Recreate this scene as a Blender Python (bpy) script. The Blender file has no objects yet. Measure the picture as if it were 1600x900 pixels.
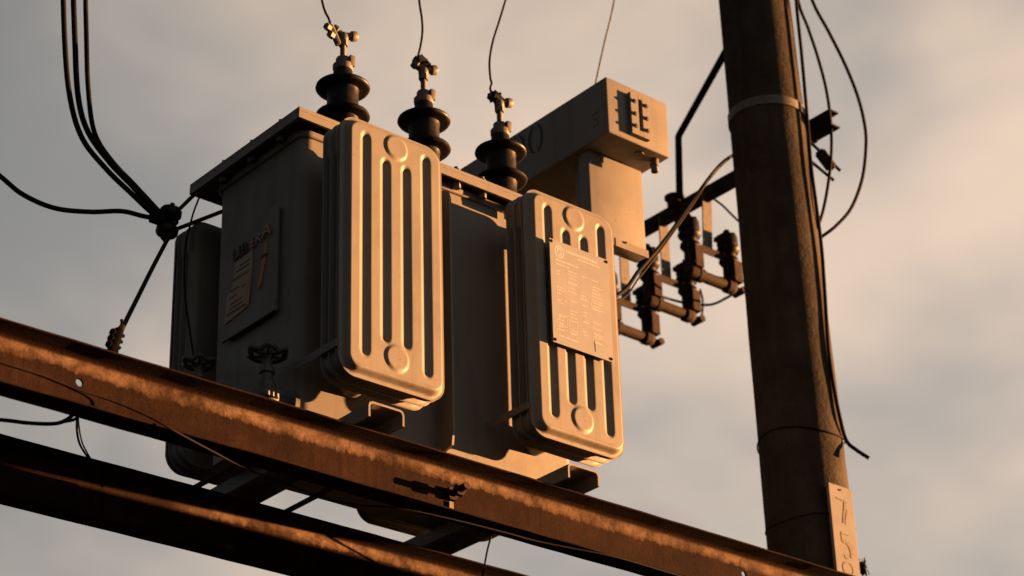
import bpy, bmesh, math, random
from mathutils import Vector, Matrix

# ------------------------------------------------------------------ camera, sky, sun, exposure
SC = bpy.context.scene
COL = SC.collection
ZO = 3.8                                   # height of the local origin (radiator foot) above the ground

CAM_POS = [-2.77055, -3.57153, -2.16519]
CAM_AXES = [[0.762749, -0.646118, -0.027289], [0.278338, 0.366085, -0.887981], [0.583731, 0.669711, 0.45907]]      # rows: right, down, forward
cam_data = bpy.data.cameras.new('camera')
cam = bpy.data.objects.new('camera', cam_data)
COL.objects.link(cam)
r_, d_, f_ = [Vector(v) for v in CAM_AXES]
m = Matrix((r_, -d_, -f_)).transposed().to_4x4()
m.translation = Vector(CAM_POS) + Vector((0, 0, ZO))
cam.matrix_world = m
cam_data.sensor_width = 36.0
cam_data.lens = 79.79
cam_data.clip_start = 0.05
cam_data.clip_end = 20000
cam_data.dof.use_dof = True
cam_data.dof.focus_distance = 5.15
cam_data.dof.aperture_fstop = 4.5
SC.camera = cam

SUN_A = 2.45                               # metres the light travels along -X per metre of +Y
SUN_EL = math.radians(2.0)
sun_h = Vector((SUN_A, -1, 0)).normalized()
TO_SUN = Vector((sun_h.x * math.cos(SUN_EL), sun_h.y * math.cos(SUN_EL), math.sin(SUN_EL)))
sun_data = bpy.data.lights.new('sun', 'SUN')
sun_data.energy = 5.0
sun_data.angle = math.radians(0.55)
sun_data.color = (1.0, 0.430, 0.148)
sun = bpy.data.objects.new('sun', sun_data)
COL.objects.link(sun)
sun.rotation_euler = TO_SUN.to_track_quat('Z', 'Y').to_euler()
sun.location = (6, -3, 12)

world = bpy.data.worlds.new('World')
SC.world = world
world.use_nodes = True
nt = world.node_tree
nt.nodes.clear()
def WN(kind, **kw):
    n = nt.nodes.new(kind)
    for k, v in kw.items():
        setattr(n, k, v)
    return n
def WM(op, a, b=None, c=None):
    n = WN('ShaderNodeMath', operation=op)
    for i, v in enumerate((a, b, c)):
        if v is None: continue
        if isinstance(v, (int, float)): n.inputs[i].default_value = v
        else: nt.links.new(v, n.inputs[i])
    return n.outputs[0]
sky = WN('ShaderNodeTexSky', sky_type='NISHITA')
sky.sun_disc = False
sky.sun_elevation = SUN_EL
sky.sun_rotation = math.atan2(TO_SUN.x, TO_SUN.y)
sky.altitude = 100
sky.dust_density = 2.5
tc = WN('ShaderNodeTexCoord')
def wnoise(scale, detail, loc, rough=0.5, stretch=(1, 1, 1), dist=0.0):
    mp = WN('ShaderNodeMapping')
    mp.inputs['Location'].default_value = loc
    mp.inputs['Scale'].default_value = stretch
    nt.links.new(tc.outputs['Generated'], mp.inputs['Vector'])
    n = WN('ShaderNodeTexNoise')
    n.inputs['Scale'].default_value = scale
    n.inputs['Detail'].default_value = detail
    n.inputs['Roughness'].default_value = rough
    n.inputs['Distortion'].default_value = dist
    nt.links.new(mp.outputs[0], n.inputs['Vector'])
    return n.outputs['Fac']
big = wnoise(2.02, 2.0, (4.759, 10.885, 7.399), 0.45, (1, 1, 1.7))
mid = wnoise(7.43, 3.2, (12.078, 12.514, 1.311), 0.48, (1, 1, 1.6), 0.2)
shape = WM('ADD', WM('MULTIPLY', big, 0.55), WM('MULTIPLY', mid, 0.45))
ramp = WN('ShaderNodeValToRGB')
nt.links.new(shape, ramp.inputs[0])
ramp.color_ramp.interpolation = 'B_SPLINE'
e = ramp.color_ramp.elements
e[0].position = 0.37; e[0].color = (0.262, 0.257, 0.250, 1)
e[1].position = 0.63; e[1].color = (0.800, 0.605, 0.455, 1)
el = ramp.color_ramp.elements.new(0.49); el.color = (0.400, 0.361, 0.328, 1)
# brightness of the cloud deck falls off with the angle from the low sun
dot = WN('ShaderNodeVectorMath', operation='DOT_PRODUCT')
nt.links.new(tc.outputs['Generated'], dot.inputs[0])
dot.inputs[1].default_value = TO_SUN
fr = WN('ShaderNodeValToRGB')
nt.links.new(WM('MULTIPLY_ADD', dot.outputs['Value'], 0.5, 0.5), fr.inputs[0])
fr.color_ramp.interpolation = 'B_SPLINE'
fe = fr.color_ramp.elements
for p, v, cool in ((0.0, 0.26, 1.0), (0.36, 0.30, 1.0), (0.50, 0.76, 0.15), (0.60, 1.0, 0.0), (0.78, 1.0, 0.0), (1.0, 1.0, 0.0)):
    if p == 0.0: q = fe[0]
    elif p == 1.0: q = fe[len(fe) - 1]
    else: q = fe.new(p)
    q.color = (v / 2 * (1 - .16 * cool), v / 2, v / 2 * (1 + .22 * cool), 1)
sepd = WN('ShaderNodeSeparateXYZ')
nt.links.new(tc.outputs['Generated'], sepd.inputs[0])
high = WN('ShaderNodeMapRange')
high.interpolation_type = 'SMOOTHSTEP'
nt.links.new(sepd.outputs['Z'], high.inputs[0])
for i, v in ((1, 0.48), (2, 0.85), (3, 2.86), (4, 0.65)): high.inputs[i].default_value = v
cl0 = WN('ShaderNodeVectorMath', operation='MULTIPLY')
nt.links.new(ramp.outputs[0], cl0.inputs[0])
nt.links.new(fr.outputs[0], cl0.inputs[1])
cl = WN('ShaderNodeVectorMath', operation='SCALE')
nt.links.new(cl0.outputs[0], cl.inputs[0])
nt.links.new(high.outputs[0], cl.inputs['Scale'])
mixs = WN('ShaderNodeMixRGB')
mixs.inputs[0].default_value = 0.97
nt.links.new(sky.outputs[0], mixs.inputs[1])
nt.links.new(cl.outputs[0], mixs.inputs[2])
bg = WN('ShaderNodeBackground')
bg.inputs['Strength'].default_value = 0.10
nt.links.new(mixs.outputs[0], bg.inputs['Color'])
wo = WN('ShaderNodeOutputWorld')
nt.links.new(bg.outputs[0], wo.inputs[0])

SC.view_settings.view_transform = 'Standard'
SC.view_settings.look = 'None'
SC.view_settings.gamma = 1.0
SC.view_settings.exposure = 3.0
SC.view_settings.use_curve_mapping = False
SC.render.engine = 'CYCLES'
SC.cycles.use_denoising = True
SC.cycles.max_bounces = 6

# ------------------------------------------------------------------ materials
MAT = {}
def material(name, base, rough=0.6, metal=0.0, spec=0.5, build=None):
    mt = bpy.data.materials.new(name)
    mt.use_nodes = True
    t = mt.node_tree
    b = t.nodes['Principled BSDF']
    b.inputs['Base Color'].default_value = (*base, 1)
    b.inputs['Roughness'].default_value = rough
    b.inputs['Metallic'].default_value = metal
    b.inputs['Specular IOR Level'].default_value = spec
    if build: build(t, b)
    MAT[name] = mt
    return mt
def noise(t, scale, detail=4, rough=0.55, stretch=(1, 1, 1), loc=(0, 0, 0), dist=0.0):
    c = t.nodes.new('ShaderNodeTexCoord')
    mp = t.nodes.new('ShaderNodeMapping')
    mp.inputs['Scale'].default_value = stretch
    mp.inputs['Location'].default_value = loc
    t.links.new(c.outputs['Object'], mp.inputs['Vector'])
    n = t.nodes.new('ShaderNodeTexNoise')
    n.inputs['Scale'].default_value = scale
    n.inputs['Detail'].default_value = detail
    n.inputs['Roughness'].default_value = rough
    n.inputs['Distortion'].default_value = dist
    t.links.new(mp.outputs[0], n.inputs['Vector'])
    return n.outputs['Fac']
def cramp(t, fac, stops):
    n = t.nodes.new('ShaderNodeValToRGB')
    t.links.new(fac, n.inputs[0])
    e = n.color_ramp.elements
    while len(e) < len(stops): e.new(0.5)
    for i, (p, c) in enumerate(stops):
        e[i].position = p
        e[i].color = (*c, 1) if len(c) == 3 else c
    return n.outputs[0]
def mixc(t, fac, a, b, mode='MIX'):
    n = t.nodes.new('ShaderNodeMixRGB')
    n.blend_type = mode
    for i, v in enumerate((fac, a, b)):
        if isinstance(v, (int, float)): n.inputs[i].default_value = v
        elif isinstance(v, tuple): n.inputs[i].default_value = (*v, 1)
        else: t.links.new(v, n.inputs[i])
    return n.outputs[0]
def bump(t, b, h, strength=0.2, dist=0.002):
    n = t.nodes.new('ShaderNodeBump')
    n.inputs['Strength'].default_value = strength
    n.inputs['Distance'].default_value = dist
    t.links.new(h, n.inputs['Height'])
    t.links.new(n.outputs[0], b.inputs['Normal'])
def fmath(t, op, a, b=None):
    n = t.nodes.new('ShaderNodeMath')
    n.operation = op
    for i, v in enumerate((a, b)):
        if v is None: continue
        if isinstance(v, (int, float)): n.inputs[i].default_value = v
        else: t.links.new(v, n.inputs[i])
    return n.outputs[0]

def paint_nodes(dark, light, chips=0.70):
    def f(t, b):
        n1 = noise(t, 5, 5, 0.6, loc=(1, 2, 3))
        c1 = cramp(t, n1, [(0.3, dark), (0.7, light)])
        drip = noise(t, 34, 3, 0.6, stretch=(1, 1, 0.06))
        c2 = mixc(t, cramp(t, drip, [(0.52, (0, 0, 0)), (0.78, (0.45, 0.45, 0.45))]), c1, tuple(v * 0.62 for v in dark))
        ch = noise(t, 95, 2, 0.5, loc=(4, 4, 1))
        c3 = mixc(t, cramp(t, ch, [(chips, (0, 0, 0)), (chips + 0.03, (0.85, 0.85, 0.85))]), c2, (0.045, 0.03, 0.022))
        t.links.new(c3, b.inputs['Base Color'])
        rr = cramp(t, noise(t, 14, 4), [(0.3, (0.42, 0.42, 0.42)), (0.75, (0.66, 0.66, 0.66))])
        t.links.new(rr, b.inputs['Roughness'])
        bump(t, b, noise(t, 60, 3), 0.10, 0.002)
    return f
material('grey_paint', (0.19, 0.19, 0.18), spec=0.2, build=paint_nodes((0.108, 0.108, 0.103), (0.134, 0.132, 0.126), 0.735))
def panel_nodes(t, b):
    paint_nodes((0.108, 0.108, 0.103), (0.134, 0.132, 0.126), 0.72)(t, b)
    src = b.inputs['Base Color'].links[0].from_socket
    c = t.nodes.new('ShaderNodeTexCoord'); sp = t.nodes.new('ShaderNodeSeparateXYZ')
    t.links.new(c.outputs['Object'], sp.inputs[0])
    zz = fmath(t, 'ADD', sp.outputs['Z'], fmath(t, 'MULTIPLY', fmath(t, 'SUBTRACT', noise(t, 30, 6, 0.7), 0.5), 0.014))
    line = cramp(t, fmath(t, 'MULTIPLY', fmath(t, 'ADD', zz, 0.062), 25.0), [(0.0, (0, 0, 0)), (0.22, (0.75, 0.75, 0.75)), (0.36, (0.75, 0.75, 0.75)), (0.62, (0, 0, 0))])
    brk = cramp(t, noise(t, 16, 5, 0.7, loc=(7, 1, 2)), [(0.38, (0.1, 0.1, 0.1)), (0.62, (1, 1, 1))])
    col = mixc(t, mixc(t, 1.0, line, brk, 'MULTIPLY'), src, (0.040, 0.027, 0.019))
    dust = cramp(t, noise(t, 3.5, 6, 0.7, loc=(2, 8, 1)), [(0.42, (0, 0, 0)), (0.72, (0.38, 0.38, 0.38))])
    col = mixc(t, dust, col, (0.155, 0.145, 0.125))
    t.links.new(col, b.inputs['Base Color'])
material('panel_paint', (0.12, 0.12, 0.115), spec=0.2, build=panel_nodes)
material('dark_paint', (0.10, 0.105, 0.11), spec=0.3, build=paint_nodes((0.045, 0.05, 0.055), (0.06, 0.065, 0.07), 0.74))
material('stencil_black', (0.012, 0.012, 0.012), 0.7)

def rust_nodes(t, b, from_x=None):
    base = cramp(t, noise(t, 9, 8, 0.7), [(0.30, (0.0060, 0.0034, 0.0026)), (0.52, (0.0132, 0.0070, 0.0048)), (0.75, (0.0225, 0.0118, 0.0075))])
    streak = noise(t, 70, 4, 0.6, stretch=(1, 1, 0.04))
    base = mixc(t, cramp(t, streak, [(0.45, (0, 0, 0)), (0.72, (0.7, 0.7, 0.7))]), base, (0.0075, 0.0042, 0.0032))
    # old pale coating that survives as a ragged strip just below the upper flange
    c = t.nodes.new('ShaderNodeTexCoord')
    sp = t.nodes.new('ShaderNodeSeparateXYZ')
    t.links.new(c.outputs['Object'], sp.inputs[0])
    edge = fmath(t, 'ADD', sp.outputs['Z'], fmath(t, 'MULTIPLY', fmath(t, 'SUBTRACT', noise(t, 34, 9, 0.8, stretch=(1, 1, 0.35)), 0.5), 0.050))
    edge = fmath(t, 'ADD', edge, fmath(t, 'MULTIPLY', fmath(t, 'SUBTRACT', noise(t, 2.2, 2, 0.5), 0.5), 0.030))
    mask = cramp(t, fmath(t, 'MULTIPLY', fmath(t, 'ADD', edge, 0.0440), 70.0), [(0.0, (0, 0, 0)), (0.25, (0.45, 0.45, 0.45)), (0.95, (1, 1, 1))])
    patch = cramp(t, noise(t, 4.2, 6, 0.7, loc=(3, 0, 0)), [(0.40, (0.10, 0.10, 0.10)), (0.58, (1, 1, 1))])
    mask = mixc(t, 1.0, mask, patch, 'MULTIPLY')
    if from_x is not None:  # shade painted into the colour: pale strip fades out left of from_x
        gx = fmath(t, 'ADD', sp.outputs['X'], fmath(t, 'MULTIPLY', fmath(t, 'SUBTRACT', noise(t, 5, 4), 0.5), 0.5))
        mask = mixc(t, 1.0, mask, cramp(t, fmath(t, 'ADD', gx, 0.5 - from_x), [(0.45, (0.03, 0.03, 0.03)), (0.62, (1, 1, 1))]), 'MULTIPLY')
    pale = cramp(t, noise(t, 42, 6, 0.7), [(0.30, (0.045, 0.027, 0.017)), (0.50, (0.110, 0.074, 0.049)), (0.8, (0.165, 0.120, 0.084))])
    below = cramp(t, fmath(t, 'MULTIPLY', fmath(t, 'MULTIPLY', sp.outputs['Z'], -1.0), 20.0), [(0.24, (0, 0, 0)), (0.34, (1, 1, 1))])
    col = mixc(t, mixc(t, 1.0, mask, below, 'MULTIPLY'), base, pale)
    t.links.new(col, b.inputs['Base Color'])
    bump(t, b, noise(t, 130, 8, 0.75), 0.55, 0.004)
material('rust', (0.08, 0.035, 0.018), 0.9, spec=0.03, build=rust_nodes)
material('rust_rear_shaded', (0.08, 0.035, 0.018), 0.9, spec=0.03, build=lambda t, b: rust_nodes(t, b, -0.12))
def rust_plain(t, b):
    base = cramp(t, noise(t, 40, 8, 0.7), [(0.30, (0.010, 0.0065, 0.005)), (0.55, (0.022, 0.013, 0.009)), (0.75, (0.042, 0.026, 0.017))])
    t.links.new(base, b.inputs['Base Color'])
    bump(t, b, noise(t, 180, 6, 0.7), 0.4, 0.003)
material('rusty_iron', (0.07, 0.04, 0.02), 0.8, spec=0.1, build=rust_plain)
def galv(t, b):
    base = cramp(t, noise(t, 50, 5, 0.65), [(0.30, (0.040, 0.036, 0.032)), (0.7, (0.095, 0.088, 0.078))])
    t.links.new(base, b.inputs['Base Color'])
    bump(t, b, noise(t, 160, 4, 0.6), 0.2, 0.002)
material('weathered_zinc', (0.08, 0.07, 0.065), 0.6, 0.2, build=galv)
def porc(t, b):
    base = cramp(t, noise(t, 30, 5, 0.6), [(0.35, (0.0030, 0.0027, 0.0028)), (0.75, (0.0075, 0.0058, 0.0052))])
    t.links.new(base, b.inputs['Base Color'])
    t.links.new(cramp(t, noise(t, 60, 3), [(0.3, (0.36, 0.36, 0.36)), (0.8, (0.60, 0.60, 0.60))]), b.inputs['Roughness'])
material('porcelain', (0.01, 0.008, 0.007), 0.5, spec=0.14, build=porc)
material('black_rubber', (0.005, 0.0055, 0.0065), 0.8, spec=0.07)
material('copper_wire', (0.008, 0.007, 0.0065), 0.8, spec=0.08)
material('green_wire', (0.03, 0.05, 0.047), 0.65)
material('black_iron', (0.010, 0.008, 0.007), 0.85, spec=0.08)
material('grip_black', (0.0018, 0.0018, 0.0018), 0.9, spec=0.02)  # even, very dark matte black of the wire grip
material('brown_cable', (0.085, 0.058, 0.038), 0.65)
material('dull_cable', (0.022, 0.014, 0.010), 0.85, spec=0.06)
def concrete_nodes(t, b):
    base = cramp(t, noise(t, 6, 9, 0.72), [(0.30, (0.022, 0.020, 0.018)), (0.50, (0.037, 0.033, 0.029)), (0.72, (0.056, 0.050, 0.044))])
    st = noise(t, 22, 4, 0.6, stretch=(1, 1, 0.08))
    base = mixc(t, cramp(t, st, [(0.45, (0, 0, 0)), (0.72, (0.7, 0.7, 0.7))]), base, (0.024, 0.020, 0.017))
    pit = noise(t, 70, 3, 0.6)
    base = mixc(t, cramp(t, pit, [(0.66, (0, 0, 0)), (0.73, (0.8, 0.8, 0.8))]), base, (0.0165, 0.0110, 0.0083))
    t.links.new(base, b.inputs['Base Color'])
    h = fmath(t, 'ADD', noise(t, 26, 8, 0.7), fmath(t, 'MULTIPLY', pit, 0.6))
    bump(t, b, h, 0.5, 0.010)
material('concrete', (0.17, 0.13, 0.1), 0.95, spec=0.04, build=concrete_nodes)
def plate_nodes(t, b):
    base = cramp(t, noise(t, 11, 6, 0.65), [(0.3, (0.118, 0.130, 0.148)), (0.7, (0.142, 0.156, 0.176))])
    spk = noise(t, 120, 2)
    base = mixc(t, cramp(t, spk, [(0.70, (0, 0, 0)), (0.75, (0.7, 0.7, 0.7))]), base, (0.0868, 0.0682, 0.0558))
    t.links.new(base, b.inputs['Base Color'])
material('aluminium_plate', (0.3, 0.29, 0.28), 0.45, 0.0, build=plate_nodes)
material('plate_print', (0.235, 0.25, 0.265), 0.5)
def white_nodes(t, b):
    base = cramp(t, noise(t, 13, 6, 0.65), [(0.3, (0.115, 0.118, 0.124)), (0.7, (0.158, 0.164, 0.174))])
    t.links.new(base, b.inputs['Base Color'])
material('white_board', (0.4, 0.38, 0.36), 0.85, spec=0.1, build=white_nodes)
def worn_black(t, b):
    n = noise(t, 55, 6, 0.7, stretch=(1, 1, 0.5))
    t.links.new(cramp(t, n, [(0.50, (0.008, 0.0075, 0.007)), (0.72, (0.075, 0.068, 0.06))]), b.inputs['Base Color'])
material('worn_digit', (0.03, 0.03, 0.03), 0.7, build=worn_black)
material('badge_paper', (0.25, 0.185, 0.135), 0.7)
material('badge_orange', (0.30, 0.145, 0.045), 0.6)
material('badge_ink', (0.03, 0.02, 0.016), 0.7)
material('gauge_glass', (0.02, 0.022, 0.025), 0.12)
def ground_nodes(t, b):
    base = cramp(t, noise(t, 0.35, 8, 0.65), [(0.3, (0.014, 0.019, 0.010)), (0.55, (0.020, 0.024, 0.013)), (0.75, (0.030, 0.028, 0.020))])
    t.links.new(base, b.inputs['Base Color'])
    bump(t, b, noise(t, 9, 8, 0.7), 0.6, 0.05)
material('earth_and_grass', (0.05, 0.05, 0.03), 0.95, spec=0.1, build=ground_nodes)

# ------------------------------------------------------------------ mesh helpers (local frame: X along the beams, Y away, Z up)
def V(*a):
    return Vector(a if len(a) > 1 else a[0])
def obj(name, bm, mat, parent=None, origin=None, smooth=False):
    """Link bm as one mesh object. Vertices are given in the local frame; origin is the thing's base."""
    if parent is not None: origin = Vector(parent['base_'])
    elif origin is None: origin = Vector((0, 0, 0))
    origin = Vector(origin)
    bmesh.ops.recalc_face_normals(bm, faces=bm.faces)
    bmesh.ops.translate(bm, verts=bm.verts, vec=-origin)
    me = bpy.data.meshes.new(name)
    bm.to_mesh(me); bm.free()
    if smooth:
        for p in me.polygons: p.use_smooth = True
        if smooth is not True:
            me.set_sharp_from_angle(angle=math.radians(smooth))
    me.materials.append(MAT[mat])
    o = bpy.data.objects.new(name, me)
    COL.objects.link(o)
    o['base_'] = tuple(origin)
    if parent is None: o.location = origin + Vector((0, 0, ZO))
    else: o.parent = parent
    return o
def thing(name, label, cat, origin=(0, 0, 0), group=None):
    o = bpy.data.objects.new(name, None)
    COL.objects.link(o)
    o.empty_display_size = 0.1
    o.location = Vector(origin) + Vector((0, 0, ZO))
    o['base_'] = tuple(origin)
    tag(o, label, cat, group)
    return o
def tag(o, label, cat, group=None):
    o['label'] = label; o['category'] = cat
    if group: o['group'] = group
    return o
def NB(): return bmesh.new()
def box(bm, x0, x1, y0, y1, z0, z1, bev=0.0, seg=2):
    r = bmesh.ops.create_cube(bm, size=1.0)
    for v in r['verts']:
        v.co = Vector(((x0 + x1) / 2 + v.co.x * (x1 - x0), (y0 + y1) / 2 + v.co.y * (y1 - y0), (z0 + z1) / 2 + v.co.z * (z1 - z0)))
    if bev:
        ed = list({e for v in r['verts'] for e in v.link_edges})
        bmesh.ops.bevel(bm, geom=ed, offset=bev, segments=seg, affect='EDGES', profile=0.6)
    return bm
def frame_of(d):
    d = Vector(d).normalized()
    a = Vector((0, 0, 1)) if abs(d.z) < 0.9 else Vector((1, 0, 0))
    u = d.cross(a).normalized()
    return d, u, d.cross(u).normalized()
def cyl(bm, p, q, r0, r1=None, n=20, cap=True, phase=0.0):
    p, q = Vector(p), Vector(q)
    r1 = r0 if r1 is None else r1
    d, u, w = frame_of(q - p)
    A = [bm.verts.new(p + (u * math.cos(phase + 2 * math.pi * i / n) + w * math.sin(phase + 2 * math.pi * i / n)) * r0) for i in range(n)]
    B = [bm.verts.new(q + (u * math.cos(phase + 2 * math.pi * i / n) + w * math.sin(phase + 2 * math.pi * i / n)) * r1) for i in range(n)]
    for i in range(n):
        bm.faces.new((A[i], A[(i + 1) % n], B[(i + 1) % n], B[i]))
    if cap:
        bm.faces.new(A[::-1]); bm.faces.new(B)
    return bm
def lathe(bm, base, axis, prof, n=32):
    """prof: list of (radius, height along axis)."""
    base = Vector(base)
    d, u, w = frame_of(axis)
    rings = []
    for r, h in prof:
        if r < 1e-5:
            rings.append([bm.verts.new(base + d * h)])
        else:
            rings.append([bm.verts.new(base + d * h + (u * math.cos(2 * math.pi * i / n) + w * math.sin(2 * math.pi * i / n)) * r) for i in range(n)])
    for a, b in zip(rings, rings[1:]):
        for i in range(n):
            j = (i + 1) % n
            if len(a) == 1 and len(b) == 1: continue
            if len(a) == 1: bm.faces.new((a[0], b[j], b[i]))
            elif len(b) == 1: bm.faces.new((a[i], a[j], b[0]))
            else: bm.faces.new((a[i], a[j], b[j], b[i]))
    if len(rings[0]) > 1: bm.faces.new(rings[0][::-1])
    if len(rings[-1]) > 1: bm.faces.new(rings[-1])
    return bm
def spline(pts, sub=10):
    P = [Vector(p) for p in pts]
    if len(P) < 3: return P
    P = [2 * P[0] - P[1]] + P + [2 * P[-1] - P[-2]]
    out = []
    for i in range(1, len(P) - 2):
        a, b, c, d = P[i - 1:i + 3]
        for k in range(sub):
            s = k / sub
            out.append(0.5 * ((2 * b) + (c - a) * s + (2 * a - 5 * b + 4 * c - d) * s * s + (3 * b - a - 3 * c + d) * s ** 3))
    out.append(P[-2])
    return out
def tube(bm, pts, r, n=10, sub=10, r1=None):
    Q = spline(pts, sub)
    d0, u, w = frame_of(Q[1] - Q[0])
    prev = None
    N = len(Q)
    for k, q in enumerate(Q):
        d = (Q[min(k + 1, N - 1)] - Q[max(k - 1, 0)]).normalized()
        u = (u - d * u.dot(d)).normalized()
        w = d.cross(u)
        rr = r if r1 is None else r + (r1 - r) * k / (N - 1)
        ring = [bm.verts.new(q + (u * math.cos(2 * math.pi * i / n) + w * math.sin(2 * math.pi * i / n)) * rr) for i in range(n)]
        if prev:
            for i in range(n):
                bm.faces.new((prev[i], prev[(i + 1) % n], ring[(i + 1) % n], ring[i]))
        else: bm.faces.new(ring[::-1])
        prev = ring
    bm.faces.new(prev)
    return bm
def prism(bm, poly, d):
    """extrude a closed 3-D polygon along vector d"""
    d = Vector(d)
    A = [bm.verts.new(Vector(p)) for p in poly]
    B = [bm.verts.new(Vector(p) + d) for p in poly]
    n = len(A)
    bm.faces.new(A[::-1]); bm.faces.new(B)
    for i in range(n):
        bm.faces.new((A[i], A[(i + 1) % n], B[(i + 1) % n], B[i]))
    return bm
def hexbolt(bm, p, d, r=0.008, h=0.006, shank=0.0, rs=None):
    p, d = Vector(p), Vector(d).normalized()
    cyl(bm, p, p + d * h, r, n=6)
    if shank:
        cyl(bm, p + d * h, p + d * (h + shank), rs or r * 0.55, n=12)
    return bm
def rrect(x0, x1, z0, z1, r, n=8):
    """rounded rectangle outline in X, Z"""
    out = []
    for cx, cz, a0 in ((x1 - r, z1 - r, 0), (x0 + r, z1 - r, 90), (x0 + r, z0 + r, 180), (x1 - r, z0 + r, 270)):
        for i in range(n + 1):
            a = math.radians(a0 + 90 * i / n)
            out.append((cx + r * math.cos(a), cz + r * math.sin(a)))
    return out
def loft(bm, loops, cap=True):
    L = [[bm.verts.new(Vector(p)) for p in lp] for lp in loops]
    n = len(L[0])
    for a, b in zip(L, L[1:]):
        for i in range(n):
            bm.faces.new((a[i], a[(i + 1) % n], b[(i + 1) % n], b[i]))
    if cap:
        bm.faces.new(L[0][::-1]); bm.faces.new(L[-1])
    return bm
def ribbon(bm, pts, widths, to3, thick, gain=1.0):
    """flat stroke drawn in a plane: pts 2-D, to3(a, b, h) maps to space"""
    n = len(pts)
    if not isinstance(widths, (list, tuple)): widths = [widths] * n
    widths = [w * gain for w in widths]
    L = []
    for i, (a, b) in enumerate(pts):
        p = pts[max(i - 1, 0)]; q = pts[min(i + 1, n - 1)]
        dx, dy = q[0] - p[0], q[1] - p[1]
        l = math.hypot(dx, dy) or 1
        nx, ny = -dy / l * widths[i] / 2, dx / l * widths[i] / 2
        L.append([bm.verts.new(Vector(to3(a + nx, b + ny, h))) for h in (0, thick)] + [bm.verts.new(Vector(to3(a - nx, b - ny, h))) for h in (thick, 0)])
    for A, B in zip(L, L[1:]):
        for i in range(4):
            bm.faces.new((A[i], A[(i + 1) % 4], B[(i + 1) % 4], B[i]))
    bm.faces.new(L[0][::-1]); bm.faces.new(L[-1])
    return bm
def text_bm(s, size, to3, thick, squeeze=1.0):
    cu = bpy.data.curves.new('lettering', 'FONT')
    cu.body = s; cu.size = size; cu.extrude = 0.5; cu.resolution_u = 3
    to = bpy.data.objects.new('lettering', cu)
    COL.objects.link(to)
    bpy.context.view_layer.update()
    dg = bpy.context.evaluated_depsgraph_get()
    me = bpy.data.meshes.new_from_object(to.evaluated_get(dg))
    bpy.data.objects.remove(to); bpy.data.curves.remove(cu)
    bm = NB(); bm.from_mesh(me); bpy.data.meshes.remove(me)
    for v in bm.verts:
        v.co = Vector(to3(v.co.x * squeeze, v.co.y, (v.co.z + 0.5) * thick))
    return bm

# ------------------------------------------------------------------ ground
bm = NB()
bmesh.ops.create_grid(bm, x_segments=60, y_segments=60, size=3000)
for v in bm.verts:
    d = math.hypot(v.co.x, v.co.y)
    v.co.z = 0 if d < 60 else 1.5 * math.sin(v.co.x * 0.004) * math.cos(v.co.y * 0.005)
bmesh.ops.translate(bm, verts=bm.verts, vec=(0, 0, -ZO))
g = obj('ground', bm, 'earth_and_grass', smooth=True)
g['kind'] = 'structure'

# ------------------------------------------------------------------ the concrete pole
def pole_x(z): return 1.7950 - 0.0155 * z
def pole_r(z): return 0.1240 - 0.0062 * z
PY = 0.42
pole = thing('utility_pole', 'tall round weathered concrete pole with steel band and cable bracket', 'pole', (pole_x(-ZO), PY, -ZO))
bm = NB()
prev = None
NR = 48
rng = random.Random(4)
for k in range(0, 61):
    z = -ZO + k * (ZO + 4.2) / 60
    ring = []
    for i in range(NR):
        a = 2 * math.pi * i / NR
        rr = pole_r(z) + rng.uniform(-0.0007, 0.0007)
        ring.append(bm.verts.new((pole_x(z) + rr * math.cos(a), PY + rr * math.sin(a), z)))
    if prev:
        for i in range(NR):
            bm.faces.new((prev[i], prev[(i + 1) % NR], ring[(i + 1) % NR], ring[i]))
    prev = ring
bm.faces.new(prev)
obj('shaft', bm, 'concrete', pole, smooth=60)
def pole_band(zc, h, grow, tilt=0.0, mat='weathered_zinc', name='band'):
    bm = NB()
    rings = []
    for dz, g_ in ((-h / 2, 0), (-h / 2, grow), (h / 2, grow), (h / 2, 0)):
        ring = []
        for i in range(64):
            a = 2 * math.pi * i / 64
            rr = pole_r(zc) + 0.0006 + g_
            ring.append(bm.verts.new((pole_x(zc) + rr * math.cos(a), PY + rr * math.sin(a), zc + dz + tilt * math.cos(a))))
        rings.append(ring)
    for A, B in zip(rings, rings[1:]):
        for i in range(64):
            bm.faces.new((A[i], A[(i + 1) % 64], B[(i + 1) % 64], B[i]))
    return obj(name, bm, mat, pole, smooth=40)
pole_band(1.490, 0.030, 0.0045)
bm = NB()
tube(bm, [(pole_x(.3) + (pole_r(.3) + .003) * math.cos(a), PY + (pole_r(.3) + .003) * math.sin(a), .404 + .010 * math.cos(2 * a)) for a in [2 * math.pi * i / 24 for i in range(25)]], 0.0022, 6, 4)
obj('tie_wire', bm, 'copper_wire', pole, smooth=True)
bm = NB()
tube(bm, [(pole_x(.0) + (pole_r(.0) + .002) * math.cos(a), PY + (pole_r(.0) + .002) * math.sin(a), .139 + .005 * math.cos(3 * a)) for a in [2 * math.pi * i / 24 for i in range(25)]], 0.0016, 6, 4)
obj('tie_wire', bm, 'black_rubber', pole, smooth=True)
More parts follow.
